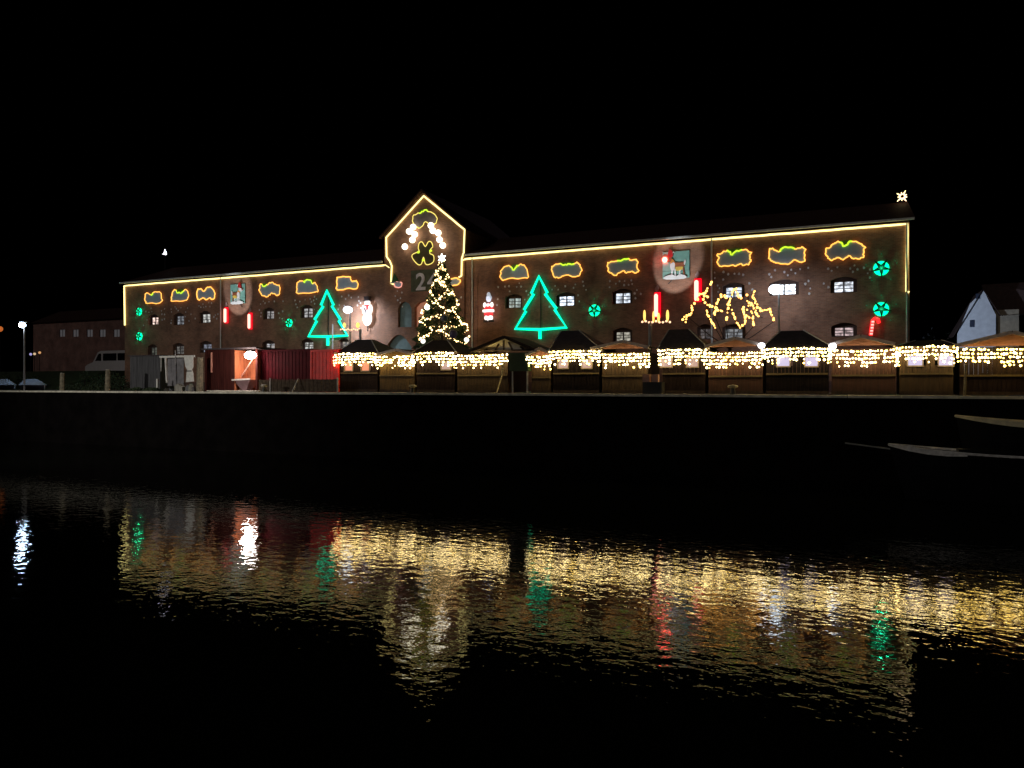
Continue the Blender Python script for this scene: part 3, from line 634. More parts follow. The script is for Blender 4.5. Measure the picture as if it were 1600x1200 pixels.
# ------------------------------------------------------------------ street lamps
def street_lamp(px, py, v, label, power, r=.2, head=.45, shielded=True):
    p = at(px, py, v); t = thing('street_lamp', label, 'street lamp', (p.x, v, ZQ), 'cool white street lamps')
    part(MB().tube([(p.x, v, ZQ), (p.x, v, p.z+.25)], .08, 8, r2=.05), 'pole', STEEL, t)
    part(MB().box(p.x-head, p.x+.12, v-.16, v+.16, p.z+.2, p.z+.3), 'lamp_head', STEEL, t)
    part(MB().ball((p.x-head*.4, v-.05, p.z), r, 12, 8, (1.25, 1, .9)), 'lens', LAMPW2 if shielded else LAMPW, t, True)
    l = bpy.data.lights.new('lamp_light', 'SPOT' if shielded else 'POINT')
    if shielded: l.spot_size = math.radians(150); l.spot_blend = .5; l.energy = power; l.color = (.78, .86, 1); l.shadow_soft_size = .2
    lo = bpy.data.objects.new('lamp_light', l); C.objects.link(lo); lo.parent = t; lo.location = (-head*.4, -.3 if not shielded else .1, p.z-ZQ-.3)
    if shielded: lo.rotation_euler = Vector((0, .9, -.45)).to_track_quat('-Z', 'Y').to_euler()
street_lamp(38, 508, 37.5, 'street lamp with cold white glare at the far left edge', 4500, .22, shielded=False)
street_lamp(547, 484, VF-2.0, 'street lamp glaring white between the left green tree and the snowman', 650, .32)
street_lamp(1217, 452, VF-3.0, 'street lamp glaring white right of the light-wrapped tree', 220, .34)
jl = Vector((-44, 12, 0)); t = thing('street_lamp', 'added fill lamp on a timber pile in the harbour, unseen left of the view', 'street lamp', tuple(jl), 'cool white street lamps')  # lamp and pile added out of view to brighten stand, containers and van
part(MB().tube([jl-Vector((0, 0, 2)), jl+Vector((0, 0, 2))], .25, 10), 'pile', DARKWOOD, t)
part(MB().tube([jl+Vector((0, 0, 2)), jl+Vector((0, 0, 6.5))], .07, 8), 'pole', STEEL, t)
part(MB().box(-44.2, -43.8, 11.8, 12.3, 6.5, 6.62), 'lamp_head', STEEL, t); part(MB().ball((-44, 12.15, 6.4), .16, 10, 6, (1, 1, .6)), 'lens', LAMPW2, t, True)
l = bpy.data.lights.new('lamp_light', 'SPOT'); l.energy = 3600; l.color = (1, .95, .86); l.shadow_soft_size = .2; l.spot_size = math.radians(88); l.spot_blend = .8
lo = bpy.data.objects.new('lamp_light', l); C.objects.link(lo); lo.parent = t; lo.location = (0, .4, 6.3)
lo.rotation_euler = (Vector((-42, 36, 3.2))-Vector((-44, 12.4, 6.3))).to_track_quat('-Z', 'Y').to_euler()
# candelabra masts
def candelabra(px_c, v, py_bar, arms, flames, label, post):
    c = at(px_c, py_bar, v); t = thing('candelabra_mast', label, 'candelabra', (at(post, 600, v).x, v, ZQ), 'candelabra decorations on masts')
    a, b = at(arms[0], py_bar, v), at(arms[1], py_bar, v); xp = at(post, 600, v).x
    part(MB().tube([(xp, v, ZQ), (xp, v, c.z)], .1, 8), 'mast', STEEL, t)
    part(MB().bar(a, b, .05), 'arm', STEEL, t)
    bb = MB(); n = int((b.x-a.x)/.16)
    for i in range(n+1): bb.ball(a.lerp(b, i/n)+Vector((0, -.05, .04*math.sin(i*2))), .06, 6, 4)
    part(bb, 'fairy_lights', glow('candelabra_bulbs', (1, .55, .32), 1.6), t, kind='stuff')
    for f in flames:
        q = at(f[0], f[1], v-.05); part(MB().ball(q, 1, 8, 6, (f[2], .1, f[3])), 'flame', glow('flame_orange', (1, .55, .12), 1.5), t, True)
candelabra(548, 44, 515, (533, 562), [(538, 508, .11, .19), (559, 508, .17, .2)], 'small mast with two orange candle flames right of the left green tree', 563)
candelabra(1022, 38.0, 503, (1004, 1047), [(1007, 493, .07, .3), (1021, 495, .06, .3), (1029, 496, .07, .25), (1043, 493, .08, .3)], 'grey mast with four slim orange candle flames before the red candle', 1016)
candelabra_extra = at(525.5, 510, VF-.5)
single(MB().tube([(candelabra_extra.x, VF-1, ZQ), (candelabra_extra.x, VF-1, at(525.5, 506, VF-1).z)], .06, 8), 'flag_pole', STEEL, 'thin pale pole in front of the wall crossing the left green tree', 'pole', (candelabra_extra.x, VF-1, ZQ))
# ------------------------------------------------------------------ market huts
def plank_mat(name, c, rough=.75):
    m = bpy.data.materials.new(name); m.use_nodes = True; n = m.node_tree.nodes; l = m.node_tree.links; b = n['Principled BSDF']; b.inputs['Roughness'].default_value = rough
    tc = n.new('ShaderNodeTexCoord'); mp = n.new('ShaderNodeMapping'); mp.inputs['Scale'].default_value = (7, 7, .6); l.new(tc.outputs['Object'], mp.inputs[0])
    no = n.new('ShaderNodeTexNoise'); no.inputs['Scale'].default_value = 1.3; no.inputs['Detail'].default_value = 8; l.new(mp.outputs[0], no.inputs['Vector'])
    r = n.new('ShaderNodeValToRGB'); l.new(no.outputs[0], r.inputs[0]); r.color_ramp.elements[0].position = .3; r.color_ramp.elements[1].position = .7
    r.color_ramp.elements[0].color = (*[q*.55 for q in c], 1); r.color_ramp.elements[1].color = (*[q*1.2 for q in c], 1); l.new(r.outputs[0], b.inputs['Base Color'])
    M[name] = m; return m
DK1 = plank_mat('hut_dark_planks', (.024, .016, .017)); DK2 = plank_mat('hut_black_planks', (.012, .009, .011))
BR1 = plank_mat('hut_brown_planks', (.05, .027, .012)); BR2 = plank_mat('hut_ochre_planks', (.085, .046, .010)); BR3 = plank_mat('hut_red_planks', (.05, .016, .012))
RF1 = mat('hut_roof_felt', (.07, .055, .06), .8, .3, 5); RF2 = mat('hut_roof_brown', (.07, .045, .036), .8, .3, 5)
BARGE = mat('barge_board', (.8, .66, .58), .6, .2, 6)
HEADS = []
def planks(mb, x0, x1, y, z0, z1, holes=()):
    """vertical boarding: separate boards with open joints"""
    n = max(3, int((x1-x0)/.16)); w_ = (x1-x0)/n
    for i in range(n):
        a, b = x0+i*w_+.006, x0+(i+1)*w_-.006
        hz = [h for h in holes if a < h[1] and b > h[0]]
        dy = random.uniform(0, .008)
        if not hz: mb.box(a, b, y+dy, y+.04, z0, z1)
        else:
            h = hz[0]; mb.box(a, b, y+dy, y+.04, z0, h[2]); mb.box(a, b, y+dy, y+.04, h[3], z1)
def hut(px0, px1, ye, peak, kind, label, wall, roof, wins=(), lit=None, depth=2.6, timber=False, gable=None):
    y = VS+.25
    x0, x1 = upx(px0, y)+.06, upx(px1, y)-.06; ze = at((px0+px1)/2, ye, y).z; pk = at(peak[0], peak[1], y+(depth/2 if kind == 'hip' else -.1))
    t = thing('market_hut', label, 'market hut', ((x0+x1)/2, y+depth/2, ZQ), 'wooden market huts along the quay')
    hs = []
    for (a, b, c, d) in wins:
        p, q = at(a, d, y), at(b, c, y); hs.append((p.x, q.x, p.z, q.z))
    mb = MB(); planks(mb, x0, x1, y, ZQ+.06, ze, hs); mb.box(x0+.02, x0+.06, y+.042, y+depth, ZQ+.06, ze); mb.box(x1-.06, x1-.02, y+.042, y+depth, ZQ+.06, ze)
    part(mb, 'wall', wall, t)
    lin = MB(); lin.box(x0+.07, x1-.07, y+.05, y+.07, ZQ+.06, ze-1.2); part(lin, 'light_stop', DARKWOOD, t)  # added sheet, keeps lamp light from shining through the plank joints
    part(MB().box(x0-.01, x1+.01, y-.03, y-.002, ZQ+.06, ZQ+.2), 'base_board', DARKWOOD, t)
    part(MB().box(x0, x1, y-.05, y-.004, ze-1.22, ze-1.14), 'ledge', mat('ledge_wood', (.09, .065, .035), .7, .3), t)
    ov = .22
    if kind == 'hip':
        cx0, cx1 = pk.x-.5, pk.x+.5; ym = y+depth/2
        b = MB(); a = [(x0-ov, y-ov, ze), (x1+ov, y-ov, ze), (x1+ov, y+depth+ov, ze), (x0-ov, y+depth+ov, ze)]
        b.add(a+[(cx0, ym-.2, pk.z), (cx1, ym-.2, pk.z), (cx1, ym+.2, pk.z), (cx0, ym+.2, pk.z)]+[(q[0], q[1], q[2]-.08) for q in a],
              [(0, 1, 5, 4), (1, 2, 6, 5), (2, 3, 7, 6), (3, 0, 4, 7), (4, 5, 6, 7), (8, 9, 1, 0), (9, 10, 2, 1), (10, 11, 3, 2), (11, 8, 0, 3), (11, 10, 9, 8)])
        part(b, 'roof', roof, t)
        part(MB().bar(a[0], (cx0, ym-.2, pk.z), .05), 'hip_ridge', STEEL, t); part(MB().bar(a[1], (cx1, ym-.2, pk.z), .05), 'hip_ridge', STEEL, t)
    else:
        g0, g1 = (upx(gable[0], y-.1), upx(gable[1], y-.1)) if gable else (x0-ov, x1+ov)
        zl = at(gable[0], gable[2], y-.1).z if gable else ze
        zl = max(zl, ze-.05)
        b = MB(); 
        for (xe) in (g0, g1):
            slab(b, (pk.x, y-.3, pk.z), (xe, y-.3, zl), (xe, y+depth+.2, zl), (pk.x, y+depth+.2, pk.z), .07)
        part(b, 'roof', roof, t)
        gm = mat('gable_cream', (.9, .82, .68), .7) if timber else (mat('gable_red_brown', (.20, .09, .075), .7, .3) if wall is not BR2 else wall)
        part(MB().prism([(g0+.12, zl-.02), (g1-.12, zl-.02), (pk.x, pk.z-.04)], y-.02, y+.03), 'gable', gm, t)
        bb = MB(); bb.bar((g0, y-.33, zl), (pk.x-.01, y-.33, pk.z+.01), .06, .15); bb.bar((pk.x+.01, y-.33, pk.z+.01), (g1, y-.33, zl), .06, .15)
        part(bb, 'barge_board', BARGE if not timber else DARKWOOD, t)
        if timber:
            tb_ = MB()
            for f in (.18, .36, .5, .64, .82):
                xx = g0+(g1-g0)*f; zz = zl+(pk.z-zl)*(1-abs((xx-pk.x)/((g1-g0)/2)))-.05
                tb_.bar((xx, y-.06, zl), (xx+(.25 if f < .5 else -.25 if f > .5 else 0), y-.06, max(zl+.1, zz-.05)), .09, .06, (0, 1, 0))
            tb_.bar((g0, y-.07, zl+.02), (g1, y-.07, zl+.02), .08, .1, (0, 1, 0))
            part(tb_, 'timber', DARKWOOD, t)
    for h in hs:
        fr = MB(); fr.box(h[0]-.05, h[1]+.05, y-.04, y+.0, h[2]-.06, h[2]); fr.box(h[0]-.05, h[1]+.05, y-.04, y+.0, h[3], h[3]+.05)
        fr.box(h[0]-.05, h[0], y-.04, y, h[2], h[3]); fr.box(h[1], h[1]+.05, y-.04, y, h[2], h[3])
        f = part(fr, 'window', mat('hut_frame', (.2, .16, .14), .6), t)
        part(MB().box(h[0], h[1], y+.02, y+.035, h[2], h[3]), 'pane', lit, f)
    return x0, x1, ze, t
def dimpane(n, c, e): return mat(n, (.04, .035, .05), .3, .1, 5, emit=c, es=e)
LV = dimpane('hut_pane_lilac', (.72, .65, .95), .65); LP = dimpane('hut_pane_pink', (.95, .6, .5), .4); LO = dimpane('hut_pane_orange', (1, .25, .08), .6)
def w2(a, b, w_=15, y0=560, y1=574): return [(a-w_/2, a+w_/2, y0, y1), (b-w_/2, b+w_/2, y0, y1)]
HUTS = [
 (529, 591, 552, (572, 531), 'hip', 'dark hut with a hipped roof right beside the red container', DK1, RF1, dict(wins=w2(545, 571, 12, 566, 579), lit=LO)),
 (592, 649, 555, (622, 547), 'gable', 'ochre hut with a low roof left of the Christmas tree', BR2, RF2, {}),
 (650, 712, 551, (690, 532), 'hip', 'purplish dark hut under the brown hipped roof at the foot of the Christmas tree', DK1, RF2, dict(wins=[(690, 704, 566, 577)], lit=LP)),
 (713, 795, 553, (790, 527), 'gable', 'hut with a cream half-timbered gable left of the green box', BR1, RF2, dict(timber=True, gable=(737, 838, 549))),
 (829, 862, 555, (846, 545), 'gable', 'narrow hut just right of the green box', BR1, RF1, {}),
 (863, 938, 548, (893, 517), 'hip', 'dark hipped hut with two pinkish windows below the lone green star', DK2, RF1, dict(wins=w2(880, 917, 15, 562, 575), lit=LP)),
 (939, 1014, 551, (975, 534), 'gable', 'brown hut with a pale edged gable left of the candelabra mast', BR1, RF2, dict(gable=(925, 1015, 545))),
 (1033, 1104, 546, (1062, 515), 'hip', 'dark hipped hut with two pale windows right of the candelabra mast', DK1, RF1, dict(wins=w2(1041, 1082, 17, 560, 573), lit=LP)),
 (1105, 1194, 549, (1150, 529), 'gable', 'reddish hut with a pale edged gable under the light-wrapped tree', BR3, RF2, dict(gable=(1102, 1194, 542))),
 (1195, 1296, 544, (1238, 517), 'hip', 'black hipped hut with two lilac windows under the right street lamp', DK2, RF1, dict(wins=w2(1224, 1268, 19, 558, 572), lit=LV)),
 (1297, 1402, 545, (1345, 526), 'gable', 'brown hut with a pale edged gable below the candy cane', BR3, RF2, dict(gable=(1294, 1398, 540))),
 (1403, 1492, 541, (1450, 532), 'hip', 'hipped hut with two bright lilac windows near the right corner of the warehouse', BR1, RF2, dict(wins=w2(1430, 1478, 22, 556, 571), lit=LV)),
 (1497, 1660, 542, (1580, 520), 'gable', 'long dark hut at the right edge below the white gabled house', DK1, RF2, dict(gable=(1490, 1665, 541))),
]
LABW = ['beside the red container', 'on the ochre hut', 'at the foot of the Christmas tree', 'on the half-timbered hut', 'on the narrow hut right of the green box', 'below the lone green star',
  'left of the candelabra mast', 'right of the candelabra mast', 'under the light-wrapped tree', 'under the right street lamp', 'below the candy cane', 'near the right corner of the warehouse', 'at the right edge of the picture']
rr = random.Random(5)
for i, (a, b, ye, pk, kind, label, wall, roof, kw) in enumerate(HUTS):
    x0, x1, ze, ht = hut(a, b, ye, pk, kind, label, wall, roof, **kw)
    hi = kind == 'hip'; y = VS-.08; x0 -= .12; x1 += .10
    if i == 6: x1 += .05
    t = thing('icicle_lights', ('yellow-white icicle light curtain %s' % LABW[i]), 'icicle lights', ((x0+x1)/2, y, ze), 'icicle light curtains along the huts')
    bw = MB(); by = MB(); cb = MB(); step = .108
    top = []
    n = int((x1-x0)/step)
    for k in range(n+1):
        x = x0+(x1-x0)*k/n; f = k/n
        arc = (.05*min(1, 5*f, 5*(1-f)) if hi else -.03*math.sin(math.pi*f))
        z = ze-.06+arc+rr.uniform(-.01, .01); top.append((x, y, z))
        L = rr.choice((.35, .5, .65, .8)) if k % 2 else rr.choice((.35, .5, .7)); m = int(L/.165)+1
        cb.bar((x, y, z), (x, y, z-L), .008)
        for j in range(m):
            if rr.random() < .12: continue
            q = (x+rr.uniform(-.03, .03), y+rr.uniform(-.05, .05), z-j*.165-rr.uniform(0, .05))
            yel = rr.random() < (.75 if i >= 12 else .3)
            (by if yel else bw).ball(q, rr.choice((.032, .042, .053)), 5, 3)
    cb.tube(top, .012, 4); part(cb, 'cable', CABLE, t)
    o = part(bw, 'bulbs', FAIRY, t, kind='stuff'); o = part(by, 'bulbs', FAIRYY, t, kind='stuff')
# small white flood lamps on two huts
for px, py, lab in ((1190, 540, 'white flood lamp at the eaves between the reddish hut and the black hut'), (1301, 541, 'white flood lamp on the left eaves of the hut below the candy cane')):
    p = at(px, py, VS-.15); t = thing('flood_lamp', lab, 'lamp', tuple(p), 'white flood lamps on hut eaves')
    part(MB().box(p.x-.14, p.x+.14, p.y, p.y+.1, p.z-.1, p.z+.12), 'housing', STEEL, t)
    part(MB().ball((p.x, p.y-.05, p.z), .13, 8, 6, (1.2, .5, 1)), 'lens', glow('flood_white', (.85, .9, 1), 6), t, True)
# green box between huts, leaning pole, cabinet, bollards
v = VS-.1
a, b = at(796, 580, v), at(825, 552, v)
t = thing('equipment_box', 'dark green box raised on two thin posts in the gap between huts', 'box', ((a.x+b.x)/2, v, ZQ))
part(MB().box(a.x, b.x, v, v+.5, a.z, b.z), 'box_body', mat('bottle_green', (.03, .06, .025), .6, .3), t)
part(MB().box(a.x-.02, b.x+.02, v-.02, v+.52, b.z+.002, b.z+.05), 'lid', mat('box_lid', (.06, .09, .05), .6), t)
for px in (800, 823): x = upx(px, v); part(MB().box(x-.035, x+.035, v+.05, v+.12, ZQ, a.z), 'leg', STEEL, t)
a = at(788, 560, v); b = at(776, 613, VS-1.2)
single(MB().tube([(b.x, b.y, ZQ+.05), at(784, 588, v-.3), a], .04, 6), 'leaning_pole', mat('pale_wood', (.5, .42, .25), .6), 'pale wooden pole leaning against the half-timbered hut', 'pole', (b.x, b.y, ZQ+.05))
a, b = at(1004, 616, VQ+.5), at(1034, 597, VQ+.5)
t = thing('utility_cabinet', 'black cabinet with two pinkish boxes on top at the foot of the candelabra mast', 'cabinet', ((a.x+b.x)/2, VQ+.7, ZQ))
part(MB().box(a.x, b.x, VQ+.5, VQ+1.1, ZQ, b.z), 'cabinet_body', BLACK, t)
for f0, f1 in ((1004, 1014.5), (1018, 1028)):
    q0, q1 = at(f0, 597, VQ+.6), at(f1, 585, VQ+.6); part(MB().box(q0.x, q1.x, VQ+.6, VQ+.9, b.z+.004, q1.z), 'top_box', mat('salmon_box', (.6, .33, .25), .7), t)
for px, lab in ((413, 'small bollard on the quay edge before the dark red container'), (645, 'small bollard on the quay edge before the ochre hut'), (1145, 'pale topped bollard on the quay edge before the reddish hut')):
    p = at(px, 610, VQ+.35); p.z = ZQ+.05
    t = thing('mooring_bollard', lab, 'bollard', tuple(p), 'mooring bollards on the quay edge')
    part(MB().tube([p, p+Vector((0, 0, .33))], .13, 10, r2=.09), 'post', BLACK, t); part(MB().ball(p+Vector((0, 0, .36)), .2, 12, 6, (1.2, 1, .4)), 'cap', mat('bollard_paint', (.45, .4, .28), .6, .4), t, True)
for k, (px, h, lab) in enumerate(((97, 1.25, 'weathered timber mooring post, further left of the pair'), (168, 1.45, 'weathered timber mooring post before the white van'), (312, 2.2, 'brown plank post between the white stand and the red shed'), (1507, 1.3, 'thin white topped post before the right edge hut'))):
    v = VQ+.25 if k < 2 else VS-.6; p = at(px, 610, v)
    t = thing('timber_post', lab, 'post', (p.x, v, ZQ+.0), 'upright posts along the quay')
    r = (.17, .17, .22, .05)[k]
    part(MB().tube([(p.x, v, ZQ-(.0 if k > 1 else -.06)), (p.x+.04, v, ZQ+h)], r, 8, r2=r*.85), 'shaft', mat('weathered_timber', (.22, .19, .13), .85, .5, 6), t)
    part(MB().tube([(p.x+.04, v, ZQ+h), (p.x+.04, v, ZQ+h+.04)], r*.8, 8), 'cap', mat('post_cap', (.4, .37, .3), .7), t)
# ------------------------------------------------------------------ left group: shed, containers, stand, grey shed
REDC = mat('container_red', (.75, .012, .006), .55, .2, 4); REDD = mat('container_dark_red', (.07, .004, .008), .7, .3, 4)
def container(px0, px1, y0, y1, v, m, label, depth=2.4):
    a, b = at(px0, y1, v), at(px1, y0, v)
    t = thing('shipping_container', label, 'container', ((a.x+b.x)/2, v+depth/2, ZQ), 'red containers on the quay')
    x0, x1, z0, z1 = a.x, b.x, ZQ+.02, b.z
    n = int((x1-x0)/.28); mb = MB(); mb.box(x0+.06, x1-.06, v+.08, v+depth, z0+.1, z1-.1)
    for i in range(n):
        c = x0+.1+(x1-x0-.2)*(i+.5)/n; mb.box(c-.11, c+.11, v+.055, v+.085, z0+.14, z1-.14)
    part(mb, 'corrugated_wall', m, t)
    f = MB(); f.box(x0, x1, v, v+.12, z1-.12, z1); f.box(x0, x1, v, v+.12, z0, z0+.12); f.box(x0, x0+.12, v, v+.12, z0+.121, z1-.121); f.box(x1-.12, x1, v, v+.12, z0+.121, z1-.121); f.box(x0, x1, v+.121, v+depth, z1-.09, z1+.0)
    part(f, 'frame', m, t); return t
container(402, 485, 545, 612, VS+.4, REDD, 'dark red shipping container between the lit shed and the bright red one')
container(484.5, 529, 545.5, 612, VS+.1, REDC, 'bright red container at the left end of the icicle lights')
# low mesh-brown fence in front of containers
FENCE = mat('fence_boards', (.10, .075, .055), .85, .4, 6)
v = VS-.7; a = upx(404, v); b = upx(528, v); t = thing('low_fence', 'low dark board fence in front of the two red containers', 'fence', ((a+b)/2, v, ZQ))
zt = at(460, 592, v).z; n = 20
for i in range(n):
    x = a+(b-a)*i/n; h = zt-random.uniform(0, .05); part(MB().box(x+.012, x+(b-a)/n-.012, v, v+.03, ZQ+.05, h), 'fence_board', FENCE, t)
for f in (.16, 1.0): x = a+(b-a)*f; part(MB().box(x-.04, x+.04, v-.06, v-.002, ZQ, zt+.06), 'fence_post', mat('pale_post', (.4, .38, .36), .7), t)
q = at(466, 592, v-.1); q0 = at(456, 611, v-.7); part(MB().bar((q0.x, v-.7, ZQ), q, .06), 'brace', M['pale_post'], t)
# lit shed
v = VS; x0, x1 = upx(320, v), upx(402, v); zt = at(360, 546, v).z
t = thing('open_shed', 'dark red wooden shed with an open orange bay under a glaring lamp', 'shed', ((x0+x1)/2, v+1.2, ZQ))
xa, xb = at(365.5, 600, v).x, at(399, 600, v).x
mb = MB(); planks(mb, x0, xa, v, ZQ+.05, zt); mb.box(x0, x0+.05, v+.042, v+2.4, ZQ, zt); part(mb, 'wall', plank_mat('shed_planks', (.07, .018, .015)), t); part(MB().box(xb, x1, v, v+.05, ZQ, zt), 'wall', M['shed_planks'], t)
ORW = plank_mat('bay_orange', (.55, .17, .07))
bay = MB()
for k in range(9): z0 = ZQ+.1+(zt-ZQ-.2)*k/9; bay.box(xa+.04, xb-.04, v+1.1, v+1.14, z0+.01, z0+(zt-ZQ-.2)/9)
bay.box(xa, xa+.04, v+.05, v+1.1, ZQ+.1, zt-.05); bay.box(xb-.04, xb, v+.055, v+1.1, ZQ+.1, zt-.05); part(bay, 'bay_lining', ORW, t)
part(MB().box(x0-.15, x1+.1, v-.2, v+2.5, zt+.01, zt+.1), 'roof', RF1, t)
xs_ = upx(331, v); part(MB().box(xs_-.05, xs_+.05, v-.05, v-.003, at(331, 582, v).z, at(331, 551, v).z), 'corner_strip', mat('strip_orange', (.8, .35, .25), .6), t)
part(MB().bar(at(394, 563, v+.3), at(376, 590, v+.6), .06), 'brace', mat('pale_brace', (.8, .5, .4), .6), t)
part(MB().box(upx(322, VQ+.5), upx(399, VQ+.5), VQ+.55, VQ+1.5, ZQ+.06, ZQ+.12), 'ramp', mat('pale_ramp', (.55, .52, .47), .7), t)
pl = at(391, 555, v-.25)
t2 = thing('work_lamp', 'glaring white work lamp at the top of the open shed bay', 'lamp', tuple(pl))
part(MB().ball((pl.x, pl.y, pl.z), .33, 10, 7, (1.5, .5, .75)), 'lens', LAMPC, t2, True); part(MB().box(pl.x-.3, pl.x+.3, pl.y+.02, pl.y+.08, pl.z+.14, pl.z+.22), 'housing', STEEL, t2)
l = bpy.data.lights.new('work_light', 'POINT'); l.energy = 170; l.color = (1, .85, .75); l.shadow_soft_size = .15
lo = bpy.data.objects.new('work_light', l); C.objects.link(lo); lo.parent = t2; lo.location = (-.05, -.3, -.12)
bt = at(382, 599, v+.3); t2 = thing('dinghy', 'small pale dinghy bow standing in the open shed bay', 'dinghy', (bt.x, v+.3, ZQ+.1))
part(MB().add([(bt.x-.75, v+.1, ZQ+.75), (bt.x+.65, v+.1, ZQ+.8), (bt.x+.55, v+.9, ZQ+.8), (bt.x-.6, v+.9, ZQ+.75), (bt.x-.1, v+.2, ZQ+.12), (bt.x+.25, v+.2, ZQ+.12), (bt.x+.2, v+.8, ZQ+.12), (bt.x-.1, v+.8, ZQ+.12)],
   [(0, 1, 5, 4), (1, 2, 6, 5), (2, 3, 7, 6), (3, 0, 4, 7), (4, 5, 6, 7), (3, 2, 1, 0)]), 'hull', mat('dinghy_pink', (.35, .2, .22), .5), t2)
part(MB().bar((bt.x-.8, v+.05, ZQ+.78), (bt.x+.68, v+.05, ZQ+.84), .12, .1), 'gunwale', mat('dinghy_white', (.75, .7, .66), .5), t2)
# white framed stand
v = VS-.3; a = at(249, 612, v); b = at(303, 555, v); WP = mat('white_paint', (.85, .84, .8), .55, .15, 5)
t = thing('display_stand', 'white framed open stand with a gathered white curtain and grey clutter inside', 'stand', ((a.x+b.x)/2, v+.5, ZQ))
zt = b.z; part(MB().box(a.x, b.x, v, v+.12, zt-.13, zt), 'top_rail', WP, t)
for px, w_ in ((251, .05), (258, .1)): x = upx(px, v); part(MB().bar((x, v+.05, zt-.13), (x+(.12 if w_ > .07 else 0), v+.05, at(260, 598 if w_ > .07 else 580, v).z), w_), 'post', WP, t)
part(MB().box(upx(262, v+.8), upx(287, v+.8), v+.8, v+.84, at(270, 603, v+.8).z, at(270, 560, v+.8).z), 'back_panel', mat('grey_panel', (.24, .23, .25), .7, .3), t)
C_ = [(287, 558), (301, 557), (301, 574), (299, 578), (301, 583), (302, 596), (290, 597), (291, 583), (292, 578), (289, 572)]
part(MB().prism([(at(x, y, v).x, at(x, y, v).z) for x, y in C_], v+.02, v+.07), 'curtain', WP, t)
part(MB().box(upx(290, v), upx(299, v), v-.01, v+.018, at(290, 580.5, v).z, at(290, 579, v).z), 'tie', BLACK, t)
cl = MB(); r3 = random.Random(2)
for k in range(9):
    x = upx(r3.uniform(257, 300), v+.3); h = r3.uniform(.2, .55); w_ = r3.uniform(.1, .25); yy = v+r3.uniform(.15, .6)
    part(MB().prism([(x-w_, ZQ+.02), (x+w_, ZQ+.02), (x+w_*.8, ZQ+h*.8), (x, ZQ+h), (x-w_*.9, ZQ+h*.7)], yy, yy+.3), 'bundle', mat('bundle_%d' % (k % 3), ((.3, .29, .24), (.16, .16, .17), (.4, .38, .33))[k % 3], .8, .3), t)
part(MB().bar((upx(275, v), v-.05, zt+.35), (upx(275, v), v-.05, zt-.6), .04), 'rod', STEEL, t)
x = upx(249, v-.2); single(MB().box(x-.06, x+.06, v-.4, v-.28, ZQ, at(249, 592, v).z), 'marker_post', WP, 'short white marker post left of the white framed stand', 'post', (x, v-.34, ZQ))
v = VS+1.2; a = at(203, 604, v); b = at(250, 556, v)
t = thing('grey_shed', 'plain grey shed at the foot of the warehouse left corner', 'shed', ((a.x+b.x)/2, v+1, ZQ))
mb = MB(); planks(mb, a.x, b.x, v, ZQ, b.z); mb.box(a.x, a.x+.04, v+.042, v+2, ZQ, b.z); mb.box(b.x-.04, b.x, v+.042, v+2, ZQ, b.z); part(mb, 'wall', plank_mat('grey_boards', (.10, .10, .11)), t)
part(MB().box(a.x-.1, b.x+.1, v-.1, v+2.1, b.z+.01, b.z+.08), 'roof', RF1, t)
# ------------------------------------------------------------------ far left: bank, hedge, van, terrace
GRASS = mat('bank_grass', (.04, .06, .025), .9, .5, 3, bump=.6)
bk_ = MB(); bz = ZQ+1.9
bk_.add([(-260, 46, ZQ-.02), (UL-4, 46, ZQ-.02), (UL-4, 52, bz), (-260, 52, bz), (UL-4, 140, bz+1), (-260, 140, bz+1), (UL-1.5, 52, ZQ-.02), (UL-1.5, 140, ZQ-.02)], [(0, 1, 2, 3), (3, 2, 4, 5), (2, 6, 7, 4), (1, 6, 2)])
struct(bk_, 'grass_bank', GRASS)
VV = 56.0; k = at(168, 575, VV)
t = thing('van', 'white van facing left parked beyond the warehouse left corner', 'van', (k.x, VV, bz))
vx0, vx1 = upx(133, VV), upx(199, VV)+1.2; Lv = vx1-vx0; zb = at(168, 590, VV).z; zt = at(168, 548, VV).z; H = zt-zb
prof = [(0, .22), (.0, .42), (.05, .5), (.16, .58), (.26, .95), (.32, 1), (.97, 1), (1, .9), (1, .22)]
PR = [(vx0+Lv*a, zb+H*b_) for a, b_ in prof]
VW = mat('van_white', (.72, .66, .66), .35, .06); VG = mat('van_glass', (.01, .01, .012), .1, .1)
part(MB().prism(PR, VV, VV+1.9), 'body', VW, t)
def vq(L): return [(vx0+Lv*a, zb+H*b_) for a, b_ in L]
part(MB().prism(vq([(.21, .63), (.28, .9), (.33, .9), (.33, .63)]), VV-.02, VV-.003), 'side_window', VG, t)
part(MB().prism(vq([(.37, .63), (.37, .9), (.64, .9), (.64, .63)]), VV-.02, VV-.003), 'side_window', VG, t)
part(MB().prism(vq([(.66, .63), (.66, .9), (.93, .9), (.93, .63)]), VV-.02, VV-.003), 'side_window', VG, t)
part(MB().prism(vq([(.165, .6), (.255, .92), (.262, .9), (.18, .6)]), VV+.1, VV+1.8), 'windscreen', VG, t)
for f in (.17, .8): 
    c = (vx0+Lv*f, VV+.1, zb+.05+.33); wl = part(MB().tube([(c[0], VV-.03, c[2]), (c[0], VV+.2, c[2])], .34, 14), 'wheel', BLACK, t)
    part(MB().tube([(c[0], VV-.05, c[2]), (c[0], VV-.032, c[2])], .19, 10), 'rim', STEEL, wl)
part(MB().box(vx0-.03, vx0+.1, VV+.15, VV+.45, zb+H*.36, zb+H*.46), 'headlight', mat('headlight', (.6, .6, .6), .2), t)
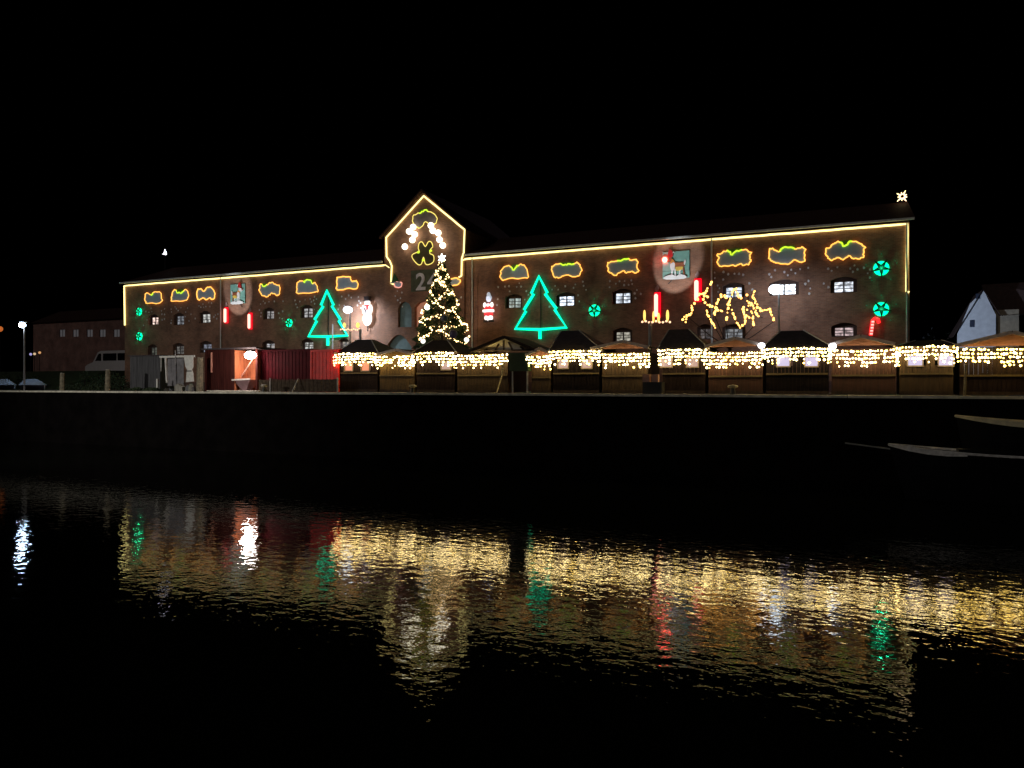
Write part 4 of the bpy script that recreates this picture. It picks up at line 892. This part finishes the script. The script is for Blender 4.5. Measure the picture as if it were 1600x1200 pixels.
# hedge and bushes
def bush(x0, x1, y, z0, h, label, n=1500, seed=1, name='hedge'):
    r4 = random.Random(seed); b = MB(); nb = max(2, int((x1-x0)/1.1)); cs_ = [(x0+(x1-x0)*(i+.5)/nb, y+r4.uniform(-.2, .2), h*r4.uniform(.75, 1.05)) for i in range(nb)]
    for i in range(n):
        c = r4.choice(cs_); a = r4.random()*6.283; ph = math.acos(r4.random()); q = r4.uniform(.55, 1.0)
        p = Vector((c[0]+.85*q*math.sin(ph)*math.cos(a), c[1]+.6*q*math.sin(ph)*math.sin(a), z0+c[2]*q*math.cos(ph)))
        s = r4.uniform(.06, .14); d = Vector((r4.uniform(-1, 1), r4.uniform(-1, 1), r4.uniform(-1, 1))).normalized(); w_ = d.orthogonal().normalized()*s*.6
        b.add([p-w_, p+w_, p+d*s], [(0, 1, 2)])
    t = thing(name, label, name, ((x0+x1)/2, y, z0)); part(b, 'foliage', mat('hedge_leaves', (.045, .07, .03), .8, .5, 3), t)
    st = MB()
    for c in cs_: st.bar((c[0], c[1], z0-.1), (c[0], c[1], z0+c[2]*.6), .08)
    part(st, 'stem', DARKWOOD, t)
bush(upx(128, 45), upx(200, 45), 45, ZQ, 1.7, 'dark clipped hedge below the white van', 2600, 1)
bush(upx(0, 46), upx(60, 46), 46, ZQ, 1.6, 'ragged dark bush under the far left street lamp', 2200, 2, 'bush')
bush(upx(100, 40), upx(165, 40), 40, ZQ, .6, 'low scrub between the two timber mooring posts', 1500, 3, 'bush')
bush(upx(203, 35), upx(245, 35), 35.2, ZQ, .35, 'low weeds at the foot of the grey shed', 900, 4, 'bush')
# covered boats ashore at far left
for (pa, pb, lab) in ((22, 58, 'pale blue covered rowing boat ashore below the far left street lamp'), (-22, 11, 'pale blue covered boat cut by the left edge')):
    v = 37.5; a, b = upx(pa, v), upx(pb, v); t = thing('covered_boat', lab, 'rowing boat', ((a+b)/2, v, ZQ), 'covered boats ashore at the left')
    zm = at((pa+pb)/2, 592, v).z; zb = ZQ+.05; m_ = (a+b)/2
    R_ = [[(a+.15, v+.5, zb), (a, v+.1, zb+.25), (a+.3, v+.45, zm-.05), (a+.15, v+.9, zb+.25)]]
    sec = []
    for f, wd, hh in ((0, .12, .75), (.12, .5, .95), (.35, .75, 1), (.65, .7, 1), (.88, .4, .75), (1, .06, .5)):
        x = a+(b-a)*f; h = zb+(zm-zb)*hh
        sec.append([(x, v+.6-wd, zb+(zm-zb)*.45), (x, v+.6, h), (x, v+.6+wd, zb+(zm-zb)*.45), (x, v+.6, zb)])
    vs = [q for s_ in sec for q in s_]; fs = []
    for i in range(5):
        fs += [(i*4+0, i*4+1, i*4+5, i*4+4), (i*4+1, i*4+2, i*4+6, i*4+5)]
    part(MB().add(vs, fs+[(0, 3, 2, 1), (20, 21, 22, 23)]), 'cover', mat('boat_cover', (.42, .5, .62), .6, .15), t, True)
    fs = []
    for i in range(5): fs += [(i*4+2, i*4+3, i*4+7, i*4+6), (i*4+3, i*4+0, i*4+4, i*4+7)]
    part(MB().add([(q[0], q[1], q[2]-.004) for q in vs], fs), 'hull', mat('boat_hull_dark', (.05, .05, .07), .5), t, True)
# far brick terrace
VB = 84; a, b = at(52, 505, VB), at(215, 508, VB); zt = a.z
t = thing('brick_terrace', 'long dim brick building with a row of pale windows behind the van', 'building', ((a.x+b.x)/2, VB, bz))
x1 = b.x+8
WB = [at(px, 521, VB) for px in (97, 118, 140, 160, 182, 203)]
hh = [[(q.x-.75, q.z-.55), (q.x+.75, q.z-.55), (q.x+.75, q.z+.65), (q.x-.75, q.z+.65)] for q in WB]
part(wall_mesh([(a.x, bz), (x1, bz), (x1, zt), (a.x, zt)], hh, VB, .2), 'wall', brick_mat('terrace_brick', (.42, .2, .17), (.33, .17, .15), (.35, .3, .27)), t)
for q in WB:
    f = part(MB().box(q.x-.05, q.x+.05, VB+.1, VB+.14, q.z-.55, q.z+.65).box(q.x-.75, q.x-.68, VB+.1, VB+.14, q.z-.55, q.z+.65).box(q.x+.68, q.x+.75, VB+.1, VB+.14, q.z-.55, q.z+.65), 'window', FRAMEM, t)
    part(MB().box(q.x-.75, q.x+.75, VB+.16, VB+.19, q.z-.55, q.z+.65), 'pane', glow('terrace_pane', (.6, .58, .62), .05), f)
b_ = MB(); b_.add([(a.x-.3, VB-.4, zt), (x1+.3, VB-.4, zt), (x1+.3, VB+5, zt+2.5), (a.x-.3, VB+5, zt+2.5), (a.x-.3, VB+10, zt), (x1+.3, VB+10, zt)], [(0, 1, 2, 3), (3, 2, 5, 4), (0, 3, 4), (1, 5, 2)]); part(b_, 'roof', ROOF, t)
part(MB().box(a.x, a.x+.2, VB+.2, VB+9.8, bz, zt-.01).box(x1-.2, x1, VB+.2, VB+9.8, bz, zt-.01), 'side_wall', M['terrace_brick'], t)
for px, py, col, lab in ((48, 553.5, (.55, .5, 1), 'tiny violet light far beyond the bush'), (54, 553, (1, .7, .4), 'tiny dim amber light far beyond the bush'), (62, 551, (1, .5, .2), 'tiny bright orange light far beyond the bush'), (0, 514, (1, .25, .05), 'orange-red light cut by the left edge of the frame')):
    p = at(px, py, 75); t = thing('distant_lamp', lab, 'lamp', (p.x, 75, bz), 'small distant lamps at the far left')
    part(MB().bar((p.x, 75, bz), (p.x, 75, p.z-.1), .06), 'pole', BLACK, t); part(MB().ball(p, .2 if px else .45, 8, 5), 'bulb', glow('dist_%d' % px, col, .5 if px else .35), t, True)
# ------------------------------------------------------------------ right: white house, shrubs
WHT = mat('house_white', (.62, .64, .68), .8, .12, 2, bump=.2)
VH = 92.0
A = at(1496, 520, VH); B = at(1556, 500, VH); zap = at(1537, 454, VH).z; zbr = at(1554, 492, VH).z; zbl = at(1496, 522, VH).z
t = thing('white_house', 'white gabled house with a dark roof beyond the right end of the warehouse', 'house', ((A.x+B.x)/2, VH, ZQ))
xm = at(1537, 454, VH).x
part(MB().prism([(A.x, ZQ), (B.x, ZQ), (B.x, zbr), (xm, zap), (at(1516, 478, VH).x, at(1516, 474, VH).z), (A.x, zbl)], VH, VH+.3), 'gable_wall', WHT, t)
part(MB().box(at(1519, 505, VH).x-.22, at(1519, 505, VH).x+.22, VH-.05, VH-.003, at(1519, 511, VH).z, at(1519, 500, VH).z), 'window', mat('house_window_dark', (.04, .05, .08), .3), t)
part(MB().box(at(1528, 463, VH).x-.2, at(1528, 463, VH).x+.2, VH-.05, VH-.003, at(1528, 467, VH).z, at(1528, 459, VH).z), 'attic_window', M['house_window_dark'], t)
Cx = B.x+12
wg = MB(); wg.box(B.x+.01, at(1592, 500, VH+.6).x, VH+.6, VH+.9, ZQ, at(1570, 484, VH+.6).z); part(wg, 'side_wall', mat('house_beige', (.34, .28, .2), .8, .2), t)
r_ = MB(); r_.add([(xm-.1, VH-.3, zap+.1), (B.x+.4, VH-.3, zbr-.1), (Cx, VH+.2, at(1570, 484, VH).z), (Cx, VH+5, zap+1.4), (xm+.5, VH+5, zap+1.2), (B.x+.4, VH+5, zbr)], [(0, 1, 5, 4), (1, 2, 3, 4, 5)]); part(r_, 'roof', mat('house_roof', (.06, .03, .025), .8, .3), t)
part(MB().add([(xm-.1, VH-.3, zap+.1), (A.x-.4, VH-.3, zbl-.3), (A.x-.4, VH+6, zbl-.3), (xm-.1, VH+6, zap+.1)], [(0, 1, 2, 3)]), 'roof_slope', M['house_roof'], t)
p = Vector((UR-2, VH-16, ZQ)); t = thing('street_lamp', 'added lamp hidden behind the right corner of the warehouse to light the white gable', 'street lamp', tuple(p), 'cool white street lamps')  # unseen lamp added to brighten the gable of the white house
part(MB().tube([p, p+Vector((0, 0, 5))], .07, 8), 'pole', STEEL, t)
part(MB().ball((p.x, p.y, p.z+5.15), .2, 10, 7), 'lens', LAMPW2, t, True)
l = bpy.data.lights.new('lamp_light', 'POINT'); l.energy = 5000; l.color = (.6, .75, 1); l.shadow_soft_size = .2
lo = bpy.data.objects.new('lamp_light', l); C.objects.link(lo); lo.parent = t; lo.location = (0, 0, 5.5)
bush(upx(1440, 62), upx(1495, 62), 62, ZQ, 4.6, 'dark shrubs behind the huts right of the warehouse corner', 2600, 8, 'bush')
bush(upx(1540, 60), upx(1600, 60), 60, ZQ, 3.6, 'dark shrubs at the foot of the white house', 2200, 9, 'bush')
# ------------------------------------------------------------------ moored boats at the right
def moored(tip, tail, zdeck, v, beam, hullm, deckm, label, strake=1.0):
    t = thing('moored_boat', label, 'boat', ((tip+tail)/2, v, 0), 'boats moored at the right')
    n = 9; L = tail-tip; secs = []
    for i in range(n):
        f = i/(n-1); w_ = beam/2*min(1, (f*2.2)**.55+.03); zz = zdeck+.25*(1-f)**2; x = tip+L*f
        secs.append([(x, v-w_, zz), (x+.5*(1-f), v-w_*.6, -.2), (x+.6*(1-f), v, -.8), (x+.5*(1-f), v+w_*.6, -.2), (x, v+w_, zz)])
    vs = [q for s_ in secs for q in s_]; fs = []
    for i in range(n-1):
        for k in range(4): fs.append((i*5+k, i*5+k+1, (i+1)*5+k+1, (i+1)*5+k))
    part(MB().add(vs, fs+[tuple(range((n-1)*5, n*5))]), 'hull', hullm, t, True)
    dv = [];  df = []
    for s_ in secs: dv += [(s_[0][0], s_[0][1]+.06, s_[0][2]-.05), (s_[4][0], s_[4][1]-.06, s_[4][2]-.05)]
    for i in range(n-1): df.append((2*i, 2*i+2, 2*i+3, 2*i+1))
    part(MB().add(dv, df), 'deck', deckm, t)
    part(MB().tube([Vector(s_[0]) for s_ in secs], .05, 6).tube([Vector(s_[4]) for s_ in secs], .05, 6), 'gunwale', deckm, t)
    ns = max(3, int(n*strake)); sv = []
    for q_ in secs[:ns]: sv += [(q_[0][0], q_[0][1]-.06, q_[0][2]+.03), (q_[0][0], q_[0][1]-.05, q_[0][2]+.02-.17*math.sin(math.pi*min(1, .12+.85*len(sv)/(2*ns))))]
    part(MB().add(sv+[(a, b+.04, c) for a, b, c in sv], [(2*i, 2*i+2, 2*i+3, 2*i+1) for i in range(ns-1)]+[(2*ns+2*i, 2*ns+2*i+1, 2*ns+2*i+3, 2*ns+2*i+2) for i in range(ns-1)]), 'strake', deckm, t)
    return t, secs
BH = mat('boat_black', (.012, .012, .014), .4, .2); BD = mat('boat_deck_pale', (.88, .85, .82), .6, .3, 5); BDY = mat('boat_deck_cream', (.88, .78, .5), .6, .2, 5)
v = 29.3
tip = at(1390, 702, v); tt, secs = moored(tip.x, upx(1640, v), at(1400, 708, v).z, v+.6, 1.6, BH, BD, 'low dark boat with a pale foredeck and long bowsprit at the right', strake=.6)
part(MB().bar(tip+Vector((.2, .6, -.05)), at(1320, 694, v)+Vector((0, .6, 0)), .05), 'bowsprit', mat('spar_grey', (.3, .3, .28), .6), tt)
q = at(1432, 703, v); part(MB().ball((q.x, v+.6, q.z-.03), 1, 14, 6, (.55, .35, .09)), 'hatch', BH, tt, True)
part(MB().box(upx(1500, v), upx(1640, v), v+.25, v+.95, tip.z-.25, tip.z+.05), 'cabin', BH, tt)
v = 30.6
tip = at(1496, 657, v); tt, secs = moored(tip.x, upx(1720, v), at(1560, 663, v).z, v+.5, 1.9, BH, BDY, 'taller dark boat with a cream gunwale whose bow enters at the right edge')
q = at(1535, 672, v); part(MB().prism([(tip.x+.3, tip.z-.15), (tip.x+1.0, tip.z-.18), (q.x+.1, q.z-.1)], v+.45, v+.52), 'stem_bracket', mat('bracket_rust', (.3, .2, .16), .7), tt)
matte(*[m for n_, m in M.items() if n_ in ('quay_wall_dark', 'container_dark_red', 'shed_planks', 'boat_black', 'hut_dark_planks', 'hut_black_planks', 'dark_wood', 'star_board', 'fence_boards', 'roof_tiles')])
print('objects', len(bpy.data.objects), 'tris', sum(len(o.data.polygons) for o in bpy.data.objects if o.type == 'MESH'))
